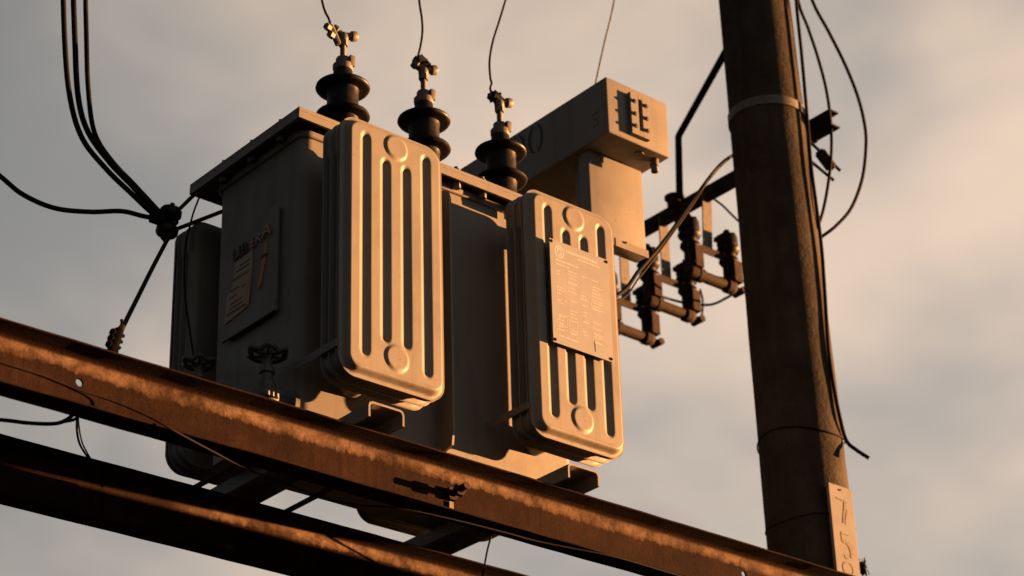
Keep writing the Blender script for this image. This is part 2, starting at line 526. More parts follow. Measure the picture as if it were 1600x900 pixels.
# channel bracket on the band, its flanges pointing away from the pole
bx, bz = pole_x(1.45) + pole_r(1.45) - .004, 1.474
bm = NB()
box(bm, bx + 0.012, bx + 0.018, PY - 0.150, PY + 0.03, bz - 0.028, bz + 0.030, 0.001)
box(bm, bx + 0.0185, bx + 0.052, PY - 0.150, PY + 0.03, bz + 0.024, bz + 0.030, 0.001)
box(bm, bx + 0.0185, bx + 0.052, PY - 0.150, PY + 0.03, bz - 0.028, bz - 0.022, 0.001)
obj('bracket', bm, 'black_iron', pole)
bm = NB()
box(bm, bx - 0.02, bx + 0.0115, PY - 0.06, PY - 0.02, bz + 0.012, bz + 0.055, 0.002)
obj('band_lug', bm, 'black_iron', pole)
for a, b_ in (((1.8487, 0.3300, 1.4030), (1.9509, 0.3000, 1.3145)), ((1.8396, 0.3300, 1.3315), (1.9158, 0.3000, 1.2682))):
    bm = NB()
    cyl(bm, a, b_, 0.0050, n=10)
    obj('threaded_rod', bm, 'rusty_iron', pole, smooth=40)
bm = NB()
c0, c1 = V((1.8816, 0.3150, 1.3624)), V((1.9162, 0.3050, 1.3158))
d = (c1 - c0).normalized()
cyl(bm, c0, c1, 0.0185, n=6)
cyl(bm, c0 - d * 0.006, c0, 0.0135, n=6); cyl(bm, c1, c1 + d * 0.007, 0.012, n=6)
obj('clamp_nut', bm, 'rusty_iron', pole)

# number board on the pole
board = thing('number_board', 'pale narrow board with worn black digits 7 5 8 on the concrete pole', 'sign', (1.779, 0.293, -0.085))
def bxy(s): return 1.5165 + s
bm = NB(); box(bm, 1.7330, 1.8290, 0.2830, 0.2935, -0.085, 0.2280, 0.0015)
obj('panel', bm, 'white_board', board)
bm = NB(); cyl(bm, (1.779, 0.2825, 0.215), (1.779, 0.2795, 0.215), 0.0028, n=8)
obj('nail', bm, 'rusty_iron', board)
def b3(a, b, h): return (1.7346 + a * 1.05, 0.2825 - h, b * 1.048 + .106)
def arc(cx, cz, rx, rz, a0, a1, n=14): return [(cx + rx * math.cos(math.radians(a0 + (a1 - a0) * i / n)), cz + rz * math.sin(math.radians(a0 + (a1 - a0) * i / n))) for i in range(n + 1)]
bm = NB()
ribbon(bm, [(.024, .078), (.040, .0765), (.058, .0755)], [.003, .0045, .006], b3, .0006, 1.35)
ribbon(bm, [(.060, .078), (.055, .058), (.047, .030), (.041, .010)], [.009, .008, .005, .002], b3, .0007, 1.35)
ribbon(bm, [(.0625, .052), (.056, .030), (.050, .008)], [.003, .003, .0015], b3, .0005, 1.35)
obj('digit', bm, 'worn_digit', board)
bm = NB()
ribbon(bm, [(.030, -.018), (.045, -.020), (.057, -.022)], [.003, .0035, .0015], b3, .0006, 1.35)
ribbon(bm, [(.029, -.018), (.0295, -.030), (.030, -.044)], [.002, .002, .003], b3, .0005, 1.35)
ribbon(bm, arc(.042, -.068, .022, .026, 115, -38), [.004 + .007 * math.sin(math.pi * i / 14) for i in range(15)], b3, .0007, 1.35)
ribbon(bm, arc(.042, -.084, .007, .006, 150, 340), .0018, b3, .0005, 1.35)
obj('digit', bm, 'worn_digit', board)
bm = NB()
ribbon(bm, arc(.046, -.118, .018, .019, 100, 260), [.003 + .006 * math.sin(math.pi * i / 14) for i in range(15)], b3, .0006, 1.35)
ribbon(bm, arc(.046, -.118, .016, .018, 260, 460), .0018, b3, .0005, 1.35)
ribbon(bm, arc(.044, -.152, .018, .018, 80, 290), [.003 + .004 * math.sin(math.pi * i / 14) for i in range(15)], b3, .0006, 1.35)
ribbon(bm, arc(.044, -.152, .016, .017, 290, 440), .002, b3, .0005, 1.35)
obj('digit', bm, 'worn_digit', board)
# ragged bundle of old tape and wire ends behind the board
bm = NB()
rng = random.Random(11)
c = V((1.9337, 0.3600, 0.0411))
r = bmesh.ops.create_icosphere(bm, subdivisions=3, radius=1.0)
for v in r['verts']:
    k = 0.75 + rng.uniform(-.25, .3)
    v.co = c + Vector((v.co.x * 0.011 * k, v.co.y * 0.014 * k, v.co.z * 0.024 * k))
for i in range(22):
    a = Vector((rng.uniform(-1, 1), rng.uniform(-1, 1), rng.uniform(-1, 1.2))).normalized()
    tube(bm, [c + a * 0.006, c + a * 0.018 + Vector((0, 0, .003)), c + Vector((a.x * .02, a.y * .02, a.z * .034)) + Vector((rng.uniform(-.004, .004), 0, rng.uniform(-.004, .004)))], 0.0013, 5, 4)
cyl(bm, c + V(0, 0, 0), (1.86, PY - .02, c.z + .005), 0.006, n=8)
o = obj('tape_bundle', bm, 'black_rubber', None, (c.x, c.y, c.z - .03), smooth=True)
tag(o, 'ragged black knot of tape and wire ends beside the number board', 'tape knot')

# ------------------------------------------------------------------ the two steel channels of the platform
def channel_mesh(y0, x0, x1, ztop, h=0.135, w=0.060, tw=0.006, tf=0.0075, holes=()):
    """C section, open towards -Y, with sloping inner flange faces and round holes in the web"""
    bm = NB()
    zb = ztop - h
    yw = y0 + w
    sec = [(y0 + .0006, ztop), (yw, ztop), (yw, zb), (y0 + .0006, zb), (y0, zb + .0006), (y0, zb + .0030), (y0 + .0008, zb + .0038), (yw - tw - .016, zb + tf), (yw - tw - .008, zb + tf + .002), (yw - tw - .0025, zb + tf + .007), (yw - tw, zb + tf + .015),
           (yw - tw, ztop - tf - .015), (yw - tw - .0025, ztop - tf - .007), (yw - tw - .008, ztop - tf - .002), (yw - tw - .016, ztop - tf), (y0 + .0008, ztop - .0038), (y0, ztop - .0030), (y0, ztop - .0006)]
    n = 70
    rng = random.Random(int(abs(y0) * 1000))
    loops = []
    for k in range(n + 1):
        x = x0 + (x1 - x0) * k / n
        dz = rng.uniform(-.0006, .0006); dy = rng.uniform(-.0005, .0005)
        loops.append([(x, y + dy, z + dz) for y, z in sec])
    loft(bm, loops)
    return bm
ZB = -0.155
def beam(y0, label, mat, x0=-2.7, x1=2.5):
    t = thing('steel_beam', label, 'beam', (0, y0 + .03, ZB - .135), 'channel beams of the platform')
    t['kind'] = 'thing'
    o = obj('channel', channel_mesh(y0, x0, x1, ZB), mat, t, smooth=35)
    # strip positions in the material are measured down from the top of the beam
    for v in o.data.vertices: v.co.z -= .135
    o.location.z = .135
    return t, o
front_beam, fo = beam(0.060, 'nearer rusty steel channel beam in front of the transformer', 'rust')
rear_beam, ro = beam(0.557, 'farther dark steel channel beam below and behind the nearer one', 'rust_rear_shaded')
# holes drilled through the front web
cut = []
for hx, hz in ((-0.718, -0.2159), (1.1818, -0.2119)):
    bm = NB(); cyl(bm, (hx, 0.05, hz), (hx, 0.16, hz), 0.0085, n=20)
    c_ = obj('drill', bm, 'rust')
    md = fo.modifiers.new('drill', 'BOOLEAN'); md.operation = 'DIFFERENCE'; md.object = c_; md.solver = 'EXACT'
    cut.append(c_)
bpy.context.view_layer.update()
dg = bpy.context.evaluated_depsgraph_get()
nm = bpy.data.meshes.new_from_object(fo.evaluated_get(dg))
fo.modifiers.clear()
old = fo.data; fo.data = nm; bpy.data.meshes.remove(old)
for c_ in cut:
    me_ = c_.data; bpy.data.objects.remove(c_); bpy.data.meshes.remove(me_)
# long bolt with nut standing out of the front web
WY = 0.114
bm = NB()
hexbolt(bm, (0.2366, WY - .0005, -0.2288), (0, -1, 0), 0.017, 0.013)
cyl(bm, (0.2366, WY - .0135, -0.2288), (0.2366, WY - .062, -0.2250), 0.0085, n=14)
cyl(bm, (0.2366, WY - .0295, -0.2282), (0.2366, WY - .040, -0.2275), 0.0155, n=6)
obj('bolt', bm, 'rusty_iron', front_beam, smooth=30)
bm = NB()
prism(bm, [(0.231, WY - .001, -.262), (0.243, WY - .001, -.262), (0.243, WY - .001, -.246), (0.231, WY - .001, -.246)], (0, -.005, 0))
obj('clip', bm, 'weathered_zinc', front_beam)
# hold-down straps between the base frame and the rear beam
for x_ in (0.105, -0.150):
    bm = NB(); box(bm, x_, x_ + .014, 0.36, 0.60, -.153, -.146, .001)
    o = obj('hold_down_bar', bm, 'rusty_iron', rear_beam)

# ------------------------------------------------------------------ the transformer
TR = thing('transformer', 'grey oil-filled pole transformer with ribbed radiators and three dark bushings', 'transformer', (0.271, 0.355, ZB))
P = 'grey_paint'
TX0, TX1, TY0, TY1, TZ0, TZ1 = -0.138, 0.680, 0.178, 0.533, -0.115, 0.618
def plan(x0, x1, y0, y1, r, z, n=6):
    return [(x, y, z) for x, y in rrect(x0, x1, y0, y1, r, n)]
# tank body with rounded upright corners
bm = NB()
loft(bm, [plan(TX0, TX1, TY0, TY1, .028, TZ0), plan(TX0, TX1, TY0, TY1, .028, TZ1)])
obj('tank', bm, P, TR, smooth=40)
# thin welded flange under the lid
bm = NB()
loft(bm, [plan(TX0 - a, TX1 + a, TY0 - a, TY1 + a, .03 + a * .4, z) for a, z in ((.0012, .6080), (.005, .6085), (.008, .6110), (.009, .6150), (.009, .6255))])
obj('collar', bm, P, TR, smooth=50)
# lid: folded plate with a lip all round
LX0, LX1, LY0, LY1, LZ0, LZ1 = -0.178, 0.720, 0.138, 0.601, 0.626, 0.655
bm = NB()
box(bm, LX0, LX1, LY0, LY1, LZ1 - .010, LZ1, .002)
obj('lid', bm, P, TR)
lid = bpy.data.objects['lid']
for nm_, a in (('lip', (LX0, LX1, LY0, LY0 + .008)), ('lip', (LX0, LX1, LY1 - .008, LY1)), ('lip', (LX0, LX0 + .008, LY0 + .0082, LY1 - .0082)), ('lip', (LX1 - .008, LX1, LY0 + .0082, LY1 - .0082))):
    bm = NB(); box(bm, a[0], a[1], a[2], a[3], LZ0, LZ1 - .0102, .0012)
    o = obj('lip', bm, P, TR); o.parent = lid
for x_ in (.10, .47):  # added plates hidden behind the radiators, to shade the wall under the lid
    bm = NB(); prism(bm, [(x_, TY0 - .0095, .586), (x_, .126, .592), (x_, .124, .6235), (x_, TY0 - .0095, .6235)], (.010, 0, 0))
    obj('added_shade_plate', bm, P, TR)
def bolt_set(spots, mk, mat='weathered_zinc', parent=TR, name='bolt'):
    """alike bolts share one mesh; spots are local-frame points"""
    bm = mk(); first = None
    for p in spots:
        if first is None:
            first = obj(name, bm, mat, parent, smooth=30)
            first.location = Vector(p)
            for v in first.data.vertices: v.co += Vector(parent['base_'])
            first.location -= Vector(parent['base_'])
        else:
            c = first.copy(); COL.objects.link(c); c.parent = first.parent
            c.location = Vector(p) - Vector(parent['base_'])
def mk_lidbolt():
    bm = NB(); cyl(bm, (0, 0, 0), (0, 0, .010), .0105, n=6); cyl(bm, (0, 0, .010), (0, 0, .018), .006, n=10)
    cyl(bm, (0, 0, -.030), (0, 0, -.0102), .006, n=10); cyl(bm, (0, 0, -.042), (0, 0, -.030), .0105, n=6)
    return bm
bolt_set([(x, LY0 + .020, LZ1 + .0004) for x in (-.012, .125, .310, .392, .60)] + [(LX0 + .020, y, LZ1 + .0004) for y in (.24, .36, .48)], mk_lidbolt)

# upright stiffening fin between the two front radiators
bm = NB()
fy = TY0 - .0006
prism(bm, [(.2520, fy, -.112), (.2520, .122, -.098), (.2520, .1165, -.060), (.2520, .1165, .548), (.2520, .124, .572), (.2520, fy, .596)], (.006, 0, 0))
obj('stiffening_fin', bm, P, TR)

# ---- radiators
PX, PZ0, PZ1 = 0.147, -0.066, 0.591
def sstep(a, b, x):
    t_ = min(1, max(0, (x - a) / (b - a)))
    return t_ * t_ * (3 - 2 * t_)
def pressed_panel():
    """front radiator plate: rim, sloped shoulder, four sunk flutes, two raised discs; mid of the lower disc at 0,0,0"""
    bm = NB()
    nx, nz = 132, 178
    R_ = .046
    grid = {}; outside = {}
    for i in range(nx + 1):
        for j in range(nz + 1):
            x = -PX + 2 * PX * i / nx; z = PZ0 + (PZ1 - PZ0) * j / nz
            cx = max(-PX + R_, min(PX - R_, x)); cz = max(PZ0 + R_, min(PZ1 - R_, z))
            dx, dz = x - cx, z - cz
            dd = math.hypot(dx, dz)
            out = False
            if dx and dz and dd > R_:
                out = True
                x, z = cx + dx / dd * R_, cz + dz / dd * R_
                dd = R_
            d = R_ - dd if (dx and dz) else min(PX - abs(x), x + PX, PZ1 - z, z - PZ0)
            h = .0165 * sstep(.0065, .0205, d)
            for fx, z0, z1 in ((-.087, -.012, .546), (.087, -.016, .546), (-.030, .036, .496), (.0285, .036, .496)):
                zz = max(z0 + .012, min(z1 - .012, z))
                q = math.hypot(x - fx, (z - zz) * .8)
                h -= .0078 * (1 - sstep(.0050, .0165, q))
            for cz_ in (0.0, .54):
                q = math.hypot(x, z - cz_)
                h += .0040 * (1 - sstep(.0275, .0345, q))
            grid[i, j] = bm.verts.new((x, .0165 - h, z)); outside[i, j] = out
    for i in range(nx):
        for j in range(nz):
            ks = ((i, j), (i + 1, j), (i + 1, j + 1), (i, j + 1))
            if all(outside[k] for k in ks): continue
            bm.faces.new([grid[k] for k in ks])
    bmesh.ops.delete(bm, geom=[v for v in bm.verts if not v.link_faces], context='VERTS')
    # rolled rim
    be = [e for e in bm.edges if len(e.link_faces) == 1]
    ex = bmesh.ops.extrude_edge_only(bm, edges=be)
    for v in [g_ for g_ in ex['geom'] if isinstance(g_, bmesh.types.BMVert)]:
        v.co.y += .006
    return bm
def plain_panel(y):
    """one flat oil panel: two sheets joined on a flange, bulging both ways"""
    bm = NB()
    loops = []
    for ins, dy in ((.030, -.0115), (.016, -.0105), (.008, -.0022), (.0015, -.0020), (.0, 0), (.0015, .0020), (.008, .0022), (.016, .0105), (.030, .0115)):
        loops.append([(x, y + dy, z) for x, z in rrect(-PX + ins, PX - ins, PZ0 + ins, PZ1 - ins, .046 - ins * .5, 8)])
    loft(bm, loops)
    return bm
def shift(o, dx, dy=0.0, flip=False):
    for v in o.data.vertices:
        v.co.x += dx; v.co.y += dy
RAD = []
def build_radiator():
    r = bpy.data.objects.new('radiator', None)
    COL.objects.link(r); r.parent = TR; r['base_'] = (0, 0, 0)
    r.location = -Vector(TR['base_'])
    obj('pressed_panel', pressed_panel(), 'panel_paint', r, smooth=50)
    for y in (.0290, .0565, .0840):
        obj('panel', plain_panel(y), P, r, smooth=45)
    for z in (0.0, 0.54):
        bm = NB(); cyl(bm, (0, .006, z), (0, .1770, z), .031, n=28)
        obj('header_pipe', bm, P, r, smooth=40)
    # header bulges between the panels, at the top and at the foot
    for za, zb_ in ((.478, .574), (-.050, .010)):
        bm = NB()
        loft(bm, [[(x, y, z) for x, z in rrect(-PX + .0065, PX - .0065, za, zb_, .030, 6)] for y in (.018, .088)])
        obj('header_box', bm, P, r, smooth=40)
    for sx in (-1,):
        bm = NB(); box(bm, sx * (PX + .004), sx * PX + .0006, .020, .1765, -.004, .014, .0008)
        obj('brace_bar', bm, P, r)
    return r
def copy_tree(o, parent):
    c = o.copy(); COL.objects.link(c); c.parent = parent
    for ch in list(o.children): copy_tree(ch, c)
    return c
rad1 = build_radiator()
rad1['label'] = 'radiator with a bare ribbed face nearest the left end of the tank'
rad2 = copy_tree(rad1, TR); rad2.location = rad1.location + Vector((.55, 0, 0))
rad2['label'] = 'radiator that carries the metal data plate'
tb = Vector(TR['base_'])
for k, x_ in enumerate((0.0, .55)):
    rr = copy_tree(rad1, TR)
    rr.rotation_euler.z = math.pi
    rr.location = Vector((x_, (.725, .708)[k], 0)) - tb
    rr['label'] = 'radiator on the far side of the tank'

# ---- base channels on which the tank stands
for x0, x1 in ((-.072, .026), (.504, .602)):
    bm = NB()
    prof = rrect(x0, x1, -.1555, -.1155, .010, 4)
    top = [(x0, -.154), (x0, -.128), (x0 + .003, -.120), (x0 + .011, -.1165), (x1 - .011, -.1165), (x1 - .003, -.120), (x1, -.128), (x1, -.154),
           (x1 - .005, -.154), (x1 - .005, -.129), (x1 - .008, -.1235), (x1 - .013, -.1215), (x0 + .013, -.1215), (x0 + .008, -.1235), (x0 + .005, -.129), (x0 + .005, -.154)]
    loft(bm, [[(x, y, z) for x, z in top] for y in (.008, .690)])
    obj('base_channel', bm, P, TR, smooth=35)

# ---- bushings
def build_bushing(x, twist, k):
    b = bpy.data.objects.new('bushing', None)
    COL.objects.link(b); b.parent = TR; b.location = -tb; b['base_'] = (0, 0, 0)
    Yb = .24
    z0 = LZ1 + .0008
    bm = NB()
    lathe(bm, (x, Yb, z0), (0, 0, 1), [(.050, 0), (.050, .012), (.044, .016), (.039, .026), (.0385, .078), (.040, .0850), (.046, .0868), (.058, .0876), (.0640, .0892), (.0668, .0930), (.0655, .0972), (.059, .1015), (.048, .107), (.041, .112),
          (.0390, .118), (.0385, .160), (.040, .1672), (.046, .1690), (.058, .1698), (.0645, .1715), (.0672, .1755), (.0660, .1800), (.059, .1845), (.047, .1905), (.035, .1970), (.0275, .2020), (.0245, .208), (.0235, .226)], 48)
    obj('porcelain_body', bm, 'porcelain', b, smooth=50)
    bm = NB()
    lathe(bm, (x, Yb, z0 + .2265), (0, 0, 1), [(.0245, 0), (.0255, .003), (.0255, .016), (.021, .019), (.018, .020), (.018, .034), (.0165, .037), (.011, .040)], 12)
    box(bm, x + .006, x + .021, Yb - .024, Yb - .012, z0 + .236, z0 + .266, .002)
    obj('cap', bm, 'weathered_zinc', b, smooth=35)
    bm = NB()
    cyl(bm, (x, Yb, z0 + .266), (x, Yb, z0 + .318), .0065, n=14)
    for q in range(6): 
        lathe(bm, (x, Yb, z0 + .270 + q * .006), (0, 0, 1), [(.0062, 0), (.0078, .002), (.0078, .0035), (.0062, .0055)], 14)
    obj('threaded_stem', bm, 'weathered_zinc', b, smooth=35)
    # clamp: hex collar, two rounded jaws and a stub towards the lead
    bm = NB()
    cyl(bm, (x, Yb, z0 + .300), (x, Yb, z0 + .314), .0125, n=6)
    lathe(bm, (x, Yb, z0 + .314), (0, 0, 1), [(.011, 0), (.013, .004), (.013, .016), (.010, .022), (0, .024)], 14)
    obj('collar_nut', bm, 'weathered_zinc', b, smooth=35)
    ux = Vector((math.cos(twist), math.sin(twist), 0))
    c = Vector((x, Yb, z0 + .329))
    for s, up, ln, rr in ((1, .006, .026, .0135), (-1, .012, .020, .0125)):
        p0 = c + ux * s * .002
        p1 = c + ux * s * ln + Vector((0, 0, up))
        bm = NB()
        cyl(bm, p0, p1, .0095, n=12)
        dd = (p1 - p0).normalized()
        lathe(bm, p1 - dd * .007, dd, [(.008, 0), (rr, .003), (rr, .014), (rr * .8, .018), (0, .019)], 14)
        obj('clamp_jaw', bm, 'weathered_zinc', b, smooth=40)
    return b, c
heads = []
for k, (x, tw) in enumerate(((.022, -.25), (.275, -.30), (.527, -.20))):
    heads.append(build_bushing(x, tw, k))
# lugs at the top of each clamp, where the lead is bolted on
bm = NB()
a, b_ = V((0.0081, 0.2400, 0.9537)), V((-0.0179, 0.2400, 0.9997))
d = (b_ - a).normalized()
cyl(bm, a, b_, .0085, n=10)
for s in (.35, .75):
    c = a + d * (b_ - a).length * s
    cyl(bm, c - V(.020, .006, 0), c + V(.018, .004, .006), .0052, n=8)
    cyl(bm, c - V(.024, .007, 0), c - V(.011, .003, 0), .0098, n=6)
o = obj('lead_lug', bm, 'weathered_zinc', TR, smooth=35); o.parent = heads[0][0]; o.location = tb
for q, (pa, pb) in ((1, ((0.2761, 0.2400, 0.9810), (0.2641, 0.2400, 1.0188))), (2, ((0.5245, 0.2400, 0.9726), (0.5081, 0.2400, 1.0056)))):
    rng = random.Random(q + 5)
    bm = NB()
    a, b_ = V(pa), V(pb)
    cyl(bm, a, b_, .0095, .0075, n=10)
    o = obj('lead_lug', bm, 'weathered_zinc', TR, smooth=35); o.parent = heads[q][0]; o.location = tb
    bm = NB()
    m0 = a.lerp(b_, .75)
    box(bm, m0.x - .015, m0.x + .016, m0.y - .010, m0.y + .010, m0.z - .011, m0.z + .009, .003)
    for i in range(8):
        e_ = Vector((rng.uniform(-1, .6), rng.uniform(-1, 1), rng.uniform(-1, .7))).normalized()
        cyl(bm, m0, m0 + e_ * rng.uniform(.017, .025), .0035, n=6)
    prism(bm, [m0 + V(-.006, -.011, .014), m0 + V(.026, -.011, -.004), m0 + V(.018, -.011, -.020), m0 + V(-.012, -.011, -.004)], (0, .012, 0))
    o = obj('taped_joint', bm, 'black_rubber', TR, smooth=30); o.parent = heads[q][0]; o.location = tb

# ---- conservator tank on its pedestal
CX0, CX1, CY0, CY1, CZ0, CZ1 = .831, 1.058, .150, .900, .967, 1.141
cons = bpy.data.objects.new('conservator', None); COL.objects.link(cons); cons.parent = TR; cons.location = -tb; cons['base_'] = (0, 0, 0)
bm = NB(); box(bm, CX0, CX1, CY0, CY1, CZ0, CZ1, .006, 3)
obj('shell', bm, P, cons, smooth=35)
bm = NB()
GX0, GX1, GZ0, GZ1 = .905, .972, .984, 1.114
# gauge frame around a sunk glass slot
wx0, wx1 = .933, .9475
gy0, gy1 = CY0 - .0150, CY0 - .0008
for a in ((GX0, wx0, GZ0, GZ1), (wx1, GX1, GZ0, GZ1), (wx0 + .0003, wx1 - .0003, GZ0, GZ0 + .017), (wx0 + .0003, wx1 - .0003, GZ1 - .013, GZ1)):
    box(bm, a[0], a[1], gy0, gy1, a[2], a[3], .0008)
obj('gauge_frame', bm, P, cons)
bm = NB(); box(bm, wx0 + .0005, wx1 - .0005, CY0 - .006, CY0 - .0009, GZ0 + .0172, GZ1 - .0132)
obj('gauge_glass', bm, 'gauge_glass', cons)
bs = []
for x in (GX0 + .013, GX1 - .011):
    for z in (1.009, 1.047, 1.087):
        bs.append((x, gy0 - .0004, z))
def mk_gbolt():
    bm = NB(); cyl(bm, (0, 0, 0), (0, -.0045, 0), .0068, n=6); cyl(bm, (0, -.0045, 0), (0, -.0075, 0), .0040, n=10)
    return bm
bm = mk_gbolt(); first = None
for p in bs:
    if first is None:
        first = obj('bolt', bm, 'weathered_zinc', cons, smooth=30); first.location = p
    else:
        c = first.copy(); COL.objects.link(c); c.parent = cons; c.location = p
for x in (.975, 1.030):
    bm = NB()
    cyl(bm, (x, CY0 + .035, CZ0 - .004), (x, CY0 + .035, CZ0 - .0003), .013, n=16)
    if x > 1: 
        cyl(bm, (x, CY0 + .035, CZ0 - .020), (x, CY0 + .035, CZ0 - .004), .012, n=16); cyl(bm, (x, CY0 + .035, CZ0 - .038), (x, CY0 + .035, CZ0 - .020), .0105, n=6)
    obj('drain_plug', bm, 'weathered_zinc', cons, smooth=30)
# stencilled rating on the long side
def c3(a, b, h): return (CX0 - .0006 - h, a, b)
for yc, hw, full in ((.441, .026, True), (.517, .026, True)):
    bm = NB()
    ribbon(bm, arc(yc, 1.083, hw, .044, 105, 255), [.003 + .007 * math.sin(math.pi * i / 14) for i in range(15)], c3, .0005)
    ribbon(bm, arc(yc, 1.083, hw, .044, -75, 75), [.003 + .007 * math.sin(math.pi * i / 14) for i in range(15)], c3, .0005)
    obj('stencil_digit', bm, 'stencil_black', cons)
bm = NB(); ribbon(bm, [(.590, 1.118), (.588, 1.08), (.586, 1.045)], .009, c3, .0005)
ribbon(bm, [(.590, 1.118), (.603, 1.104)], .007, c3, .0005)
obj('stencil_digit', bm, 'stencil_black', cons)
bm = NB()
ribbon(bm, [(.205, 1.045), (.185, 1.046)], .0016, c3, .0004); ribbon(bm, [(.205, 1.045), (.206, 1.028), (.190, 1.026), (.188, 1.010), (.206, 1.006)], .0016, c3, .0004)
obj('stencil_mark', bm, 'stencil_black', cons)
# pedestal: shallow pressed box with a lip at its foot
ped = bpy.data.objects.new('pedestal', None); COL.objects.link(ped); ped.parent = TR; ped.location = -tb; ped['base_'] = (0, 0, 0)
bm = NB(); box(bm, .848, 1.0440, .2500, .2920, .6980, .9660, .003, 2)
obj('pedestal_box', bm, P, ped, smooth=35)
bm = NB(); box(bm, .930, 1.0500, .2480, .2498, .6970, .7200, .0005)
obj('foot_lip', bm, P, ped)
bm = NB(); cyl(bm, (.965, .2478, .716), (.965, .2445, .716), .0035, n=8)
obj('bolt', bm, 'rusty_iron', ped)
bm = NB(); box(bm, .640, .925, .2530, .2900, .6555, .6970, .003)
obj('bracket_arm', bm, P, ped)
bm = NB(); cyl(bm, (.90, .33, .660), (.90, .33, .9665), .022, n=18); cyl(bm, (.70, .33, .676), (.90, .33, .676), .019, n=18)
obj('oil_pipe', bm, P, ped, smooth=40)

# ---- data plate on the second radiator
dp = bpy.data.objects.new('data_plate', None); COL.objects.link(dp); dp.parent = TR; dp.location = -tb; dp['base_'] = (0, 0, 0)
DX0, DX1, DZ0, DZ1 = .4540, .6452, .1706, .4485
bm = NB(); box(bm, DX0, DX1, -.0145, -.0125, DZ0, DZ1, .0004)
obj('sheet', bm, 'aluminium_plate', dp)
bm = NB(); box(bm, DX0 + .004, DX1 - .004, -.0123, -.0025, DZ0 + .004, DZ1 - .004, .0004)
obj('backing', bm, P, dp)
for x in (DX0 + .006, DX1 - .006):
    for z in (DZ0 + .007, DZ1 - .007):
        bm = NB(); lathe(bm, (x, -.0146, z), (0, -1, 0), [(.0042, 0), (.0038, .002), (.002, .003), (0, .0032)], 10)
        obj('rivet', bm, 'rusty_iron', dp, smooth=True)
def n3(a, b, h): return (DX0 + a, -.0146 - h, DZ0 + b)
bm = NB()
ribbon(bm, arc(.030, .249, .0135, .0155, 0, 360, 28), .0035, n3, .0001)
ribbon(bm, arc(.030, .249, .0065, .0085, 20, 200, 10), .0035, n3, .0001); ribbon(bm, arc(.030, .249, .0065, .0085, 230, 350, 8), .003, n3, .0001)
obj('emblem', bm, 'plate_print', dp)
rng = random.Random(21)
def words(bm, x0, x1, z, h, lo=.006, hi=.018, gap=.0025):
    x = x0
    while x < x1 - .003:
        w = min(rng.uniform(lo, hi), x1 - x)
        ribbon(bm, [(x, z), (x + w, z)], h * rng.uniform(.8, 1.1), n3, .0001)
        x += w + gap
bm = NB()
words(bm, .052, .155, .258, .0060, .004, .006, .0015); words(bm, .090, .165, .248, .0030)
words(bm, .016, .090, .225, .0032); words(bm, .016, .060, .214, .0022)
obj('heading', bm, 'plate_print', dp)['kind'] = 'stuff'
bm = NB()
for z in [.205 - i * .0088 for i in range(20)]:
    for x0, x1 in ((.014, .040), (.056, .085), (.094, .120), (.130, .166)):
        if rng.random() < .62:
            words(bm, x0 + rng.uniform(0, .006), x1 - rng.uniform(0, .012), z, .0022)
for x0, x1, z0, z1 in ((.054, .084, .150, .172), (.054, .084, .176, .196), (.092, .120, .140, .160), (.128, .168, .128, .150), (.018, .044, .110, .150), (.022, .046, .050, .078), (.054, .078, .040, .074), (.128, .160, .060, .074), (.128, .160, .036, .050)):
    ribbon(bm, [(x0, z0), (x1, z0), (x1, z1), (x0, z1), (x0, z0)], .0014, n3, .0001)
words(bm, .018, .080, .022, .0024)
obj('data_lines', bm, 'plate_print', dp)['kind'] = 'stuff'
bm = NB(); ribbon(bm, [(.133, .040), (.134, .026), (.1345, .012)], [.0012, .002, .001], n3, .0006)
obj('scratch', bm, 'stencil_black', dp)

# ---- badge plate on the end wall
bd = bpy.data.objects.new('badge', None); COL.objects.link(bd); bd.parent = TR; bd.location = -tb; bd['base_'] = (0, 0, 0)
bm = NB(); box(bm, TX0 - .009, TX0 - .0008, .262, .462, .184, .447, .001)
box(bm, TX0 - .014, TX0 - .0092, .254, .470, .176, .455, .001)
obj('mounting_plate', bm, P, bd)
bm = NB(); box(bm, TX0 - .0172, TX0 - .0142, .254, .470, .176, .2050, .0008)
obj('lower_lip', bm, P, bd)
def g3(a, b, h): return (TX0 - .0145 - h, .460 - a * .97, .196 + b * .86)      # a runs from the far edge towards the near one
def bpoly(pts, th, mat, name, base=0.0):
    bm = NB(); prism(bm, [g3(a, b, base) for a, b in pts], (-th, 0, 0)); obj(name, bm, mat, bd)
bpoly([(.040, .200), (.112, .205), (.112, .135), (.100, .040), (.004, .028), (.000, .030), (.006, .110), (.026, .125)], .0022, 'badge_paper', 'scroll')
bpoly([(.102, .150), (.112, .150), (.104, .045), (.090, .045)], .0012, 'badge_orange', 'scroll_edge', .0024)
bm = NB()
for z, a0, a1 in ((.181, .060, .106), (.168, .045, .100), (.150, .030, .104), (.146, .030, .104), (.118, .022, .060), (.112, .070, .088), (.098, .018, .050), (.078, .024, .074), (.064, .020, .080), (.052, .008, .094), (.048, .008, .094)):
    th = .0016 if z in (.150, .146, .052, .048) else .0042
    a = a0
    while a < a1 - .003:
        w = a1 - a if th < .002 else min(rng.uniform(.006, .014), a1 - a)
        ribbon(bm, [(a, z), (a + w, z)], th, lambda p, q, h: g3(p, q, .0024 + h), .0004)
        a += w + .003
obj('scroll_writing', bm, 'badge_ink', bd)
